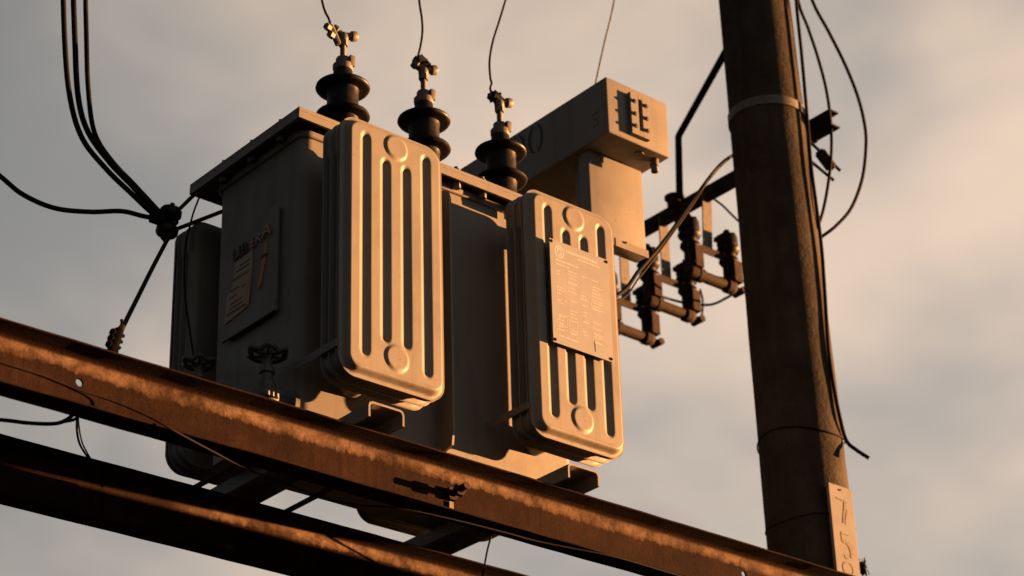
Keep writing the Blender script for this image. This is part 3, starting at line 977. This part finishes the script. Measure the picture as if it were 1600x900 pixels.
for i, (ch, a, b, sz, mt_, th) in enumerate((('L', .030, .208, .052, 'badge_ink', .003), ('I', .054, .208, .052, 'badge_ink', .003), ('B', .068, .209, .050, 'badge_ink', .003), ('E', .106, .212, .044, 'badge_orange', .003), ('R', .126, .214, .044, 'badge_paper', .003), ('A', .156, .216, .058, 'badge_orange', .004))):
    bm = text_bm(ch, sz, lambda p, q, h, a=a, b=b: g3(a + p * .95, b + q, .0026 + h), th)
    obj('letter', bm, mt_, bd)
bpoly([(.168, .205), (.174, .207), (.168, .150), (.150, .078), (.140, .070), (.142, .085)], .003, 'badge_orange', 'quill')
bpoly([(.152, .158), (.176, .160), (.174, .168), (.154, .166)], .0015, 'badge_ink', 'quill_band', .0032)

# ---- hand-wheel valves on the end wall
def valve(y, z, s, label):
    v = bpy.data.objects.new('valve', None); COL.objects.link(v); v.parent = TR; v.location = -tb; v['base_'] = (0, 0, 0)
    v['label'] = label
    x = TX0 - .066
    bm = NB()
    cyl(bm, (TX0 - .0006, y, z), (x, y, z), .019 * s, n=18)
    cyl(bm, (TX0 - .0006, y, z), (TX0 - .012, y, z), .036 * s, n=24)
    lathe(bm, (x, y, z - .030 * s), (0, 0, 1), [(.016 * s, 0), (.026 * s, .006 * s), (.029 * s, .03 * s), (.027 * s, .046 * s), (.020 * s, .056 * s)], 20)
    cyl(bm, (x, y, z), (x - .034 * s, y, z), .018 * s, n=16)
    obj('body', bm, 'dark_paint', v, smooth=40)
    bm = NB()
    lathe(bm, (x, y, z + .026 * s), (0, 0, 1), [(.021 * s, 0), (.021 * s, .014 * s), (.0145 * s, .020 * s), (.0135 * s, .036 * s), (.0185 * s, .038 * s), (.0185 * s, .048 * s), (.013 * s, .050 * s), (.011 * s, .086 * s)], 8)
    obj('stem', bm, 'dark_paint', v, smooth=30)
    bm = NB()
    zc = z + .112 * s
    R_ = .041 * s
    npet = 6
    pts = []
    for i in range(npet * 8 + 1):
        a = 2 * math.pi * i / (npet * 8)
        rr = R_ * (1 + .10 * math.cos(npet * a))
        pts.append((x + rr * math.cos(a), y + rr * math.sin(a), zc + .003 * math.cos(npet * a)))
    tube(bm, pts, .0062 * s, 8, 2)
    obj('handwheel_rim', bm, 'dark_paint', v, smooth=True)
    for i in range(npet):
        a = 2 * math.pi * i / npet
        bm = NB(); cyl(bm, (x + .008 * s * math.cos(a), y + .008 * s * math.sin(a), zc - .004), (x + R_ * 1.05 * math.cos(a), y + R_ * 1.05 * math.sin(a), zc), .0050 * s, n=8)
        obj('spoke', bm, 'dark_paint', v, smooth=True)
    bm = NB(); cyl(bm, (x, y, zc - .012 * s), (x, y, zc + .008 * s), .0125 * s, n=12)
    obj('hub', bm, 'dark_paint', v, smooth=30)
    for i in range(3):
        a = math.radians(200 + i * 45)
        bm = NB(); cyl(bm, (x - .02 + .012 * i, y - .031 * s, z - .006), (x - .02 + .012 * i, y - .031 * s, z + .010), .0065, n=6)
        obj('bolt', bm, 'weathered_zinc', v)
    return v
valve(.205, -.080, 1.0, 'hand-wheel valve at the foot of the end wall')
valve(.485, .020, .85, 'hand-wheel valve near the far corner of the end wall')
# bracket bars from the far corner of the tank to the spool insulator
SPOOL = V((-0.2207, 0.6200, 0.5450))
for a, b_ in ((V(-.168, .590, .628), SPOOL + V(.004, -.004, .012)), (V(-.120, .512, .566), SPOOL + V(.006, -.002, -.026))):
    bm = NB(); cyl(bm, a, b_, .0052, n=8)
    obj('stay_rod', bm, 'rusty_iron', TR, smooth=40)

# ------------------------------------------------------------------ spool insulator that gathers the low-voltage cables
sp = thing('spool_insulator', 'dark spool insulator tied to the cables beside the tank lid', 'insulator', tuple(SPOOL - V(0, 0, .045)))
ax = V(.10, -.10, 1).normalized()
bm = NB()
lathe(bm, SPOOL - ax * .040, ax, [(.010, 0), (.024, .002), (.0275, .007), (.0275, .020), (.023, .027), (.013, .033), (.013, .043), (.023, .050), (.0275, .056), (.0275, .069), (.024, .075), (.010, .077)], 28)
obj('spool', bm, 'porcelain', sp, smooth=45)
bm = NB(); cyl(bm, SPOOL - ax * .055, SPOOL + ax * .050, .006, n=10); cyl(bm, SPOOL - ax * .050, SPOOL - ax * .042, .012, n=6)
obj('bolt', bm, 'rusty_iron', sp, smooth=30)
bm = NB()
tube(bm, [SPOOL + V(.020 * math.cos(a), .020 * math.sin(a), .002 * math.sin(2 * a)) for a in [2 * math.pi * i / 12 for i in range(13)]], .004, 8, 4)
box(bm, SPOOL.x - .050, SPOOL.x - .016, SPOOL.y - .014, SPOOL.y + .014, SPOOL.z - .014, SPOOL.z + .012, .004)
obj('cable_tie', bm, 'black_rubber', sp, smooth=30)

# ------------------------------------------------------------------ cables and wires
def cable(name, pts, r, mat, label, cat, group=None, n=12, sub=14):
    bm = NB(); tube(bm, pts, r, n, sub)
    lo = min(pts, key=lambda p: p[2])
    o = obj(name, bm, mat, None, lo, smooth=True)
    return tag(o, label, cat, group)
G1 = 'low-voltage cables'
S0 = SPOOL
cable('cable', [(-0.8541, 0.6400, 4.5081), (-0.5892, 0.6400, 1.5638), (-0.5549, 0.6400, 1.2195), (-0.5292, 0.6400, 0.9628), (-0.5091, 0.6300, 0.7993), (-0.4684, 0.6300, 0.6969), (-0.4044, 0.6200, 0.6294), (-0.3302, 0.6200, 0.5860), (-0.2649, 0.6200, 0.5515), tuple(S0 + V(-.016, -.01, .004))], .0068, 'black_rubber', 'leftmost of the three thick black cables descending to the spool insulator', 'cable', G1)
cable('cable', [(-0.7816, 0.6600, 4.5997), (-0.5407, 0.6600, 1.6004), (-0.5160, 0.6600, 1.2482), (-0.4905, 0.6600, 0.9892), (-0.4758, 0.6500, 0.8221), (-0.4485, 0.6400, 0.7271), (-0.3884, 0.6350, 0.6619), (-0.3182, 0.6300, 0.6109), (-0.2550, 0.6250, 0.5624), tuple(S0 + V(-.012, .006, .008))], .0072, 'black_rubber', 'middle one of the three thick black cables descending to the spool insulator', 'cable', G1)
cable('cable', [(-0.6853, 0.6800, 4.7136), (-0.4878, 0.6800, 1.6393), (-0.4693, 0.6800, 1.2805), (-0.4478, 0.6800, 1.0171), (-0.4381, 0.6700, 0.8652), (-0.4200, 0.6600, 0.7474), (-0.3768, 0.6500, 0.6803), (-0.3072, 0.6400, 0.6229), (-0.2449, 0.6300, 0.5699), tuple(S0 + V(-.008, .012, .012))], .0062, 'black_rubber', 'rightmost of the three thick black cables descending to the spool insulator', 'cable', G1)
cable('cable', [(-2.7500, 0.6000, 1.4816), (-1.1217, 0.6000, 0.6995), (-0.8418, 0.6000, 0.5700), (-0.6888, 0.6000, 0.4978), (-0.6268, 0.6000, 0.4702), (-0.5438, 0.6000, 0.4629), (-0.4454, 0.6100, 0.4907), (-0.3594, 0.6100, 0.5218), (-0.2912, 0.6200, 0.5354), tuple(S0 + V(-.014, -.008, -.004))], .0060, 'black_rubber', 'black cable sagging in from the left edge to the spool insulator', 'cable', G1)
cable('stay_wire', [tuple(S0 + V(.0, -.02, -.030)), (-0.3294, 0.5000, 0.3374), (-0.4502, 0.3600, 0.1589), (-0.5592, 0.2200, 0.0098), (-0.6306, 0.1200, -0.0839)], .0052, 'copper_wire', 'slanting stay wire from the spool insulator down to the nearer beam', 'wire')
# bolted grip on the lower end of that wire
ge = V((-0.6503, 0.1000, -0.1122))
grip = thing('wire_grip', 'small black bolted grip at the foot of the slanting stay wire', 'clamp', tuple(ge - V(0, 0, .03)))
bm = NB()
u0, u1 = V((-0.6371, 0.1100, -0.0780)), V((-0.6637, 0.0850, -0.1407))
cyl(bm, u0, u1, .0100, n=10)
obj('sleeve', bm, 'grip_black', grip, smooth=35)
for s in (.2, .5, .8):
    q = u0.lerp(u1, s); bm = NB()
    cyl(bm, q - V(.020, .006, 0), q + V(.015, .002, .002), .0042, n=8); cyl(bm, q - V(.017, .005, 0), q - V(.011, .003, 0), .0085, n=6)
    obj('bolt', bm, 'grip_black', grip, smooth=30)
bm = NB(); tube(bm, [u0, (-0.6389, 0.1100, -0.0742), (-0.6320, 0.1100, -0.0618), (-0.6327, 0.1100, -0.0502)], .0032, 7, 5)
obj('wire_end', bm, 'grip_black', grip, smooth=True)
bm = NB(); tube(bm, [u0, (-0.6417, 0.1100, -0.0779), (-0.6451, 0.1100, -0.0731)], .003, 7, 5); tube(bm, [u0, (-0.6472, 0.1100, -0.0883), (-0.6507, 0.1100, -0.0806)], .0015, 6, 5)
obj('wire_end', bm, 'grip_black', grip, smooth=True)
bm = NB(); box(bm, u1.x - .009, u1.x + .007, .072, .096, ZB + .0005, ZB + .020, .002)
obj('foot', bm, 'grip_black', grip)
cable('thin_wire', [(-.150, .599, .628), (-0.1634, 0.6000, 0.5844), (-0.1726, 0.6000, 0.5417), (-0.1813, 0.6000, 0.4890), (-0.1836, 0.6000, 0.4178), (-0.1823, 0.5900, 0.3272), (-0.1847, 0.5600, 0.2291), (-0.1838, 0.5400, 0.1546), (-0.1828, 0.5300, 0.1046)], .0024, 'black_rubber', 'thin black wire hanging from the lid corner past the far radiator', 'wire')
# leads from the bushings
cable('lead_wire', [(-0.2730, 0.2400, 4.5939), (-0.1200, 0.2400, 1.6910), (-0.0939, 0.2400, 1.3554), (-0.0630, 0.2400, 1.1530), (-0.0441, 0.2400, 1.0649), (-0.0339, 0.2400, 1.0348), (-0.0220, 0.2400, 1.0170), (-0.0159, 0.2400, 0.9968)], .0030, 'copper_wire', 'bare lead rising from the bushing nearest the tank corner', 'wire', 'bushing leads', 8)
cable('lead_wire', [(0.2650, 0.2400, 5.1013), (0.2381, 0.2400, 1.8761), (0.2480, 0.2400, 1.5154), (0.2586, 0.2400, 1.2939), (0.2639, 0.2400, 1.1957), (0.2717, 0.2400, 1.1434), (0.2733, 0.2400, 1.1007), (0.2665, 0.2400, 1.0548), (0.2579, 0.2400, 1.0202)], .0030, 'copper_wire', 'bare lead rising from the middle bushing', 'wire', 'bushing leads', 8)
cable('lead_wire', [(1.4091, 0.2400, 6.1802), (0.8095, 0.2400, 2.1714), (0.6816, 0.2400, 1.7185), (0.6010, 0.2400, 1.4438), (0.5604, 0.2400, 1.3216), (0.5354, 0.2400, 1.2432), (0.5109, 0.2400, 1.1681), (0.4979, 0.2400, 1.1027), (0.4987, 0.2400, 1.0532), (0.5025, 0.2400, 1.0349), (0.4976, 0.2400, 1.0173), (0.5036, 0.2400, 0.9999)], .0030, 'copper_wire', 'bare lead rising from the bushing beside the conservator', 'wire', 'bushing leads', 8)
cable('thin_wire', [(3.1363, 0.9500, 8.6292), (1.7659, 0.8000, 3.0310), (1.5989, 0.7800, 2.4427), (1.4689, 0.7500, 1.9848), (1.4063, 0.7400, 1.7949), (1.3519, 0.7300, 1.6280), (1.3183, 0.7200, 1.5263)], .0030, 'green_wire', 'greenish straight wire rising behind the conservator', 'wire', None, 8)
# wires below the beams
cable('cable', [(-2.1699, 0.3000, -0.5102), (-1.1187, 0.3000, -0.3171), (-0.9037, 0.3000, -0.2758), (-0.7910, 0.3000, -0.2513), (-0.7256, 0.3000, -0.2410), (-0.6668, 0.3000, -0.2268), (-0.6378, 0.3000, -0.2089), (-0.6250, 0.2800, -0.1907), (-0.6525, 0.2000, -0.1954)], .0042, 'black_rubber', 'black cable bending up behind the nearer beam at the left edge', 'cable', None)
cable('thin_wire', [(-0.6614, 0.3100, -0.2218), (-0.6339, 0.3200, -0.2065), (-0.6032, 0.3300, -0.1889), (-0.5890, 0.3300, -0.1703), (-0.5881, 0.3000, -0.1512)], .0034, 'black_rubber', 'short black branch wire beside the cable under the nearer beam', 'wire', None, 8)
cable('thin_wire', [(-0.5804, 0.3600, -0.1497), (-0.5695, 0.3800, -0.1814), (-0.5386, 0.4200, -0.1951), (-0.4987, 0.4600, -0.1980), (-0.4554, 0.5000, -0.2006), (-0.3841, 0.5800, -0.2050)], .0026, 'copper_wire', 'outer one of two thin wires looping between the beams', 'wire', None, 8)
cable('thin_wire', [(-0.5749, 0.3700, -0.1446), (-0.5597, 0.3900, -0.1693), (-0.5270, 0.4300, -0.1856), (-0.4903, 0.4700, -0.1879), (-0.4482, 0.5100, -0.1939), (-0.3783, 0.5900, -0.2003)], .0018, 'copper_wire', 'inner one of two thin wires looping between the beams', 'wire', None, 8)
cable('thin_wire', [(0.6240, 0.4200, -0.1132), (0.6295, 0.4400, -0.1427), (0.6436, 0.4700, -0.1639), (0.6595, 0.5000, -0.1883), (0.6815, 0.5400, -0.2154)], .0026, 'black_rubber', 'short thin wire hanging below the tank towards the farther beam', 'wire', None, 8)
# brown cable strapped under the nearer beam
cable('brown_cable', [(-1.1165, 0.1110, -0.2192), (-0.9815, 0.1110, -0.2205), (-0.8697, 0.1110, -0.2242), (-0.7983, 0.1110, -0.2263), (-0.7226, 0.1100, -0.2351), (-0.6508, 0.0980, -0.2452), (-0.5888, 0.0750, -0.2664), (-0.5345, 0.0508, -0.2945), (-0.4187, 0.0908, -0.2945), (-0.3071, 0.1262, -0.2945), (-0.1683, 0.1505, -0.2945), (-0.0202, 0.1594, -0.2945), (0.0927, 0.1134, -0.2945), (0.2185, 0.0967, -0.2945), (0.3684, 0.0886, -0.2945), (0.4663, 0.0866, -0.2945), (0.5593, 0.0744, -0.2945), (0.6831, 0.0562, -0.2945), (0.8927, 0.0581, -0.2945), (1.1123, 0.0601, -0.2945)], .0019, 'black_iron', 'thin brown cable snaking along the underside of the nearer beam', 'cable', None, 8)

# ------------------------------------------------------------------ crossarm, mast and fuse holders behind the pole
XA = 1.93
arm = thing('crossarm', 'dark steel crossarm running back from the concrete pole above the fuses', 'crossarm', (XA, 1.0, 1.440))
bm = NB()
box(bm, XA - .003, XA + .003, .36, 1.85, 1.440, 1.502, .001)
box(bm, XA + .0032, XA + .060, .36, 1.85, 1.496, 1.502, .001)
obj('angle', bm, 'rusty_iron', arm)
bm = NB(); box(bm, XA - .045, XA - .0032, .37, .47, 1.452, 1.49, .002)
obj('pole_seat', bm, 'rusty_iron', arm)
for y in (.80, .865, .99, 1.08, 1.22):
    bm = NB(); cyl(bm, (XA - .016, y, 1.468), (XA - .0035, y, 1.468), .013, n=6)
    obj('bolt', bm, 'rusty_iron', arm)
# bent mast standing on the crossarm
mast = thing('bent_mast', 'black bent pipe rising from the crossarm to the concrete pole', 'pipe', (1.9300, 0.9841, 1.4997))
mf, mk, mt2 = V((1.9300, 0.9683, 1.5072)), V((1.9300, 0.9536, 1.7434)), V((1.9300, 0.7165, 1.9482))
bm = NB()
def sq_bar(bm, path, hw, hd):
    loops = []
    side = V(.76, -.65, 0)
    for p in path:
        up = V(-.3, -.3, 1).normalized()
        loops.append((p, side))
    L = []
    for i, (p, s) in enumerate(loops):
        q0 = path[max(i - 1, 0)]; q1 = path[min(i + 1, len(path) - 1)]
        d = (q1 - q0).normalized()
        u = (s - d * s.dot(d)).normalized(); w = d.cross(u)
        L.append([p + u * hw + w * hd, p - u * hw + w * hd, p - u * hw - w * hd, p + u * hw - w * hd])
    loft(bm, L)
sq_bar(bm, [mf, mk, mk + (mt2 - mk) * 1.12], .0115, .0115)
bmesh.ops.bevel(bm, geom=list(bm.edges), offset=.003, segments=2, affect='EDGES')
obj('pipe', bm, 'black_rubber', mast, smooth=35)
bm = NB()
fb = V((1.9300, 0.9913, 1.4861))
lathe(bm, fb, (0, 0, 1), [(.024, 0), (.026, .010), (.026, .030), (.034, .034), (.034, .042), (.015, .046)], 20)
obj('foot_cap', bm, 'rusty_iron', mast, smooth=40)
bm = NB(); cyl(bm, fb + V(.030, -.020, .030), fb + V(.046, -.030, .030), .009, n=6)
obj('bolt', bm, 'weathered_zinc', mast)

def fuse(yc, zt, xm, label):
    f = thing('fuse_holder', label, 'fuse', (xm, yc, zt - .30), 'fuse holders under the crossarm')
    # strap from the crossarm
    bm = NB(); prism(bm, [(XA - .019, yc - .002, 1.475), (XA + .021, yc - .002, 1.475), (xm + .024, yc - .002, zt - .042), (xm - .016, yc - .002, zt - .042)], (0, .005, 0))
    obj('strap', bm, 'weathered_zinc', f)
    bm = NB()
    box(bm, xm - .115, xm + .115, yc - .016, yc - .0025, zt - .052, zt - .044, .001); box(bm, xm - .115, xm + .115, yc - .016, yc - .011, zt - .070, zt - .0522, .001)
    obj('base_bar', bm, 'rusty_iron', f)
    for sx in (-.087, .087):
        bm = NB(); cyl(bm, (xm + sx - .030 * (1 if sx > 0 else -1), yc - .013, zt - .082), (xm + sx - .030 * (1 if sx > 0 else -1), yc - .013, zt - .044), .011, n=6)
        obj('bolt', bm, 'rusty_iron', f)
        x = xm + sx
        # post insulator
        bm = NB()
        lathe(bm, (x, yc - .01, zt + .028), (0, 0, -1), [(.008, -.024), (.011, -.020), (.011, -.002), (.026, 0), (.034, .006), (.035, .030), (.029, .036), (.034, .042), (.038, .052), (.033, .062), (.024, .068), (.023, .078), (.031, .084), (.033, .094), (.026, .104), (.021, .110), (.021, .150)], 24)
        obj('post_insulator', bm, 'porcelain', f, smooth=45)
        bm = NB(); cyl(bm, (x, yc - .01, zt + .024), (x, yc - .01, zt + .0285), .036, n=6)
        prism(bm, [(x - .030, yc - .014, zt + .018), (x - .060, yc - .014, zt + .006), (x - .062, yc - .014, zt - .010), (x - .030, yc - .014, zt - .008)], (0, .006, 0))
        obj('top_terminal', bm, 'rusty_iron', f)
        # contact spring plate hanging at the lower half
        bm = NB(); box(bm, x - .010, x + .024, yc - .044, yc - .040, zt - .146, zt - .072, .001)
        box(bm, x - .010, x + .024, yc - .0398, yc - .012, zt - .146, zt - .141, .001)
        obj('contact_plate', bm, 'brown_cable' if False else 'rusty_iron', f)
        bm = NB(); cyl(bm, (x, yc - .01, zt - .165), (x, yc - .01, zt - .120), .023, .020, n=16)
        obj('lower_cap', bm, 'rusty_iron', f, smooth=35)
    # fuse tube between the posts
    zz = zt - .158
    bm = NB()
    lathe(bm, (xm - .090, yc - .012, zz), (1, 0, 0), [(.010, -.012), (.020, -.010), (.0215, .004), (.0215, .030), (.0185, .032), (.0185, .150), (.0215, .152), (.0215, .178), (.018, .190), (.010, .196)], 22)
    obj('fuse_tube', bm, 'rusty_iron', f, smooth=40)
    for sx in (-.056, .074):
        bm = NB(); cyl(bm, (xm + sx - .010, yc - .012, zz), (xm + sx + .010, yc - .012, zz), .0235, n=22)
        obj('ferrule', bm, 'rusty_iron', f, smooth=35)
    bm = NB()
    prism(bm, [(xm + .092, yc - .020, zz + .012), (xm + .124, yc - .020, zz + .004), (xm + .126, yc - .020, zz - .012), (xm + .094, yc - .020, zz - .016)], (0, .010, 0))
    cyl(bm, (xm + .126, yc - .034, zz - .003), (xm + .126, yc + .014, zz - .003), .012, n=12)
    obj('pull_ring', bm, 'rusty_iron', f, smooth=35)
    return f
fuse(.846, 1.305, 1.912, 'dark fuse holder under the crossarm nearest the concrete pole')
fuse(1.052, 1.289, 1.926, 'dark fuse holder in the middle of the three under the crossarm')
fuse(1.246, 1.282, 1.926, 'dark fuse holder farthest from the pole, partly hidden by the data plate radiator')
# jumpers round the fuses
cable('jumper_wire', [(1.9300, 0.8110, 1.4363), (1.9300, 0.7769, 1.3973), (1.9300, 0.7363, 1.3416), (1.9300, 0.6958, 1.2912), (1.9300, 0.6372, 1.2333)], .0036, 'black_rubber', 'thin wire curving from the crossarm behind the concrete pole', 'wire', 'fuse jumpers', 10)
cable('jumper_wire', [(1.8455, 1.0300, 1.1579), (1.9214, 1.0400, 1.1670), (2.0195, 1.0500, 1.1849), (2.0827, 1.0100, 1.1835), (2.0788, 0.9300, 1.1755), (2.0995, 0.8900, 1.1960)], .0044, 'black_rubber', 'thick wire looping below the fuse holder nearest the pole', 'wire', 'fuse jumpers', 10)
cable('jumper_wire', [(2.1027, 1.0700, 1.2711), (2.1109, 1.0700, 1.2307), (2.0928, 1.0600, 1.1737), (2.0652, 1.0500, 1.1402)], .0036, 'black_rubber', 'short wire dropping to the ring of the middle fuse holder', 'wire', 'fuse jumpers', 10)
cable('jumper_wire', [(1.9342, 0.9100, 1.2104), (2.0230, 0.9300, 1.2353), (2.1197, 0.9500, 1.2649), (2.2337, 0.9700, 1.2997)], .0040, 'black_rubber', 'short wire passing between the upper fuse holder and the pole', 'wire', 'fuse jumpers', 10)
cable('jumper_wire', [(1.9141, 1.1400, 1.4956), (1.9095, 1.0500, 1.4399), (1.8833, 0.9500, 1.4038), (1.8494, 0.8700, 1.3406), (1.8543, 0.8550, 1.3030)], .0036, 'black_rubber', 'thin wire from the crossarm to the top of the upper fuse holder', 'wire', 'fuse jumpers', 10)
# pair of cables from the pole to the transformer
cable('service_cable', [(2.1774, 0.7800, 1.7293), (1.9137, 0.6600, 1.5369), (1.7641, 0.5800, 1.4261), (1.4803, 0.3800, 1.1858), (1.3611, 0.3600, 1.0404), (1.2177, 0.3400, 0.8565), (1.0851, 0.3200, 0.7046), (0.9783, 0.3100, 0.5871), (.735, .30, .47), (.682, .295, .445)], .0058, 'black_rubber', 'upper black cable of the pair slanting from pole to transformer', 'cable', 'cables slanting from pole to transformer')
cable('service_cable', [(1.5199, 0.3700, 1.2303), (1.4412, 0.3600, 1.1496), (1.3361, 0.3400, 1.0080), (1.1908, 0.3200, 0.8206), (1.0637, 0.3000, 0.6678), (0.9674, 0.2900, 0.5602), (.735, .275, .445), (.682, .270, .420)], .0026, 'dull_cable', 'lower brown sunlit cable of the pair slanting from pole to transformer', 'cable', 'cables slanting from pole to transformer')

# ------------------------------------------------------------------ cables on the pole's sunny side
G2 = 'cables running down the pole'
cable('drop_cable', [(2.1482, 0.2950, 5.3586), (1.8830, 0.2950, 2.5744), (1.8329, 0.2950, 2.0886), (1.8199, 0.2950, 1.8865), (1.8193, 0.2950, 1.6712), (1.8158, 0.2950, 1.4837), (1.8109, 0.2950, 1.2891), (1.8164, 0.2950, 1.1359), (1.8204, 0.2950, 0.9959), (1.8142, 0.2950, 0.8448), (1.8053, 0.2950, 0.6755), (1.8106, 0.2950, 0.5546), (1.8257, 0.2950, 0.4482), (1.8558, 0.3050, 0.3920), (1.8638, 0.2800, 0.3577), (1.8917, 0.2600, 0.3323)], .0056, 'black_rubber', 'black cable hugging the pole with a loose end sticking out', 'cable', G2)
cable('drop_cable', [(2.1188, 0.3000, 5.3406), (1.8599, 0.3000, 2.5660), (1.8326, 0.3000, 2.0913), (1.8351, 0.3000, 1.8957), (1.8701, 0.3000, 1.8016), (1.8897, 0.2900, 1.6969), (1.9133, 0.2900, 1.5883), (1.9183, 0.2900, 1.4740), (1.9067, 0.2900, 1.3666), (1.8804, 0.2900, 1.2556), (1.8547, 0.3000, 1.1512), (1.8391, 0.3200, 1.0824)], .0050, 'black_rubber', 'black cable bowing from the pole behind the channel bracket', 'cable', G2)
cable('drop_cable', [(2.0677, 0.3000, 5.3008), (1.8180, 0.3000, 2.5453), (1.8545, 0.3000, 2.1011), (1.9035, 0.3000, 1.9247), (1.9560, 0.2900, 1.8197), (2.0049, 0.2800, 1.7140), (2.0502, 0.2800, 1.6128), (2.0560, 0.2700, 1.5043), (2.0496, 0.2700, 1.4208), (2.0134, 0.2700, 1.2934), (1.9587, 0.2800, 1.1779), (1.9022, 0.3000, 1.1057), (1.8679, 0.3300, 1.0701)], .0054, 'black_rubber', 'black cable making the widest loop out from the pole', 'cable', G2)

for o in bpy.data.objects:
    if 'base_' in o: del o['base_']
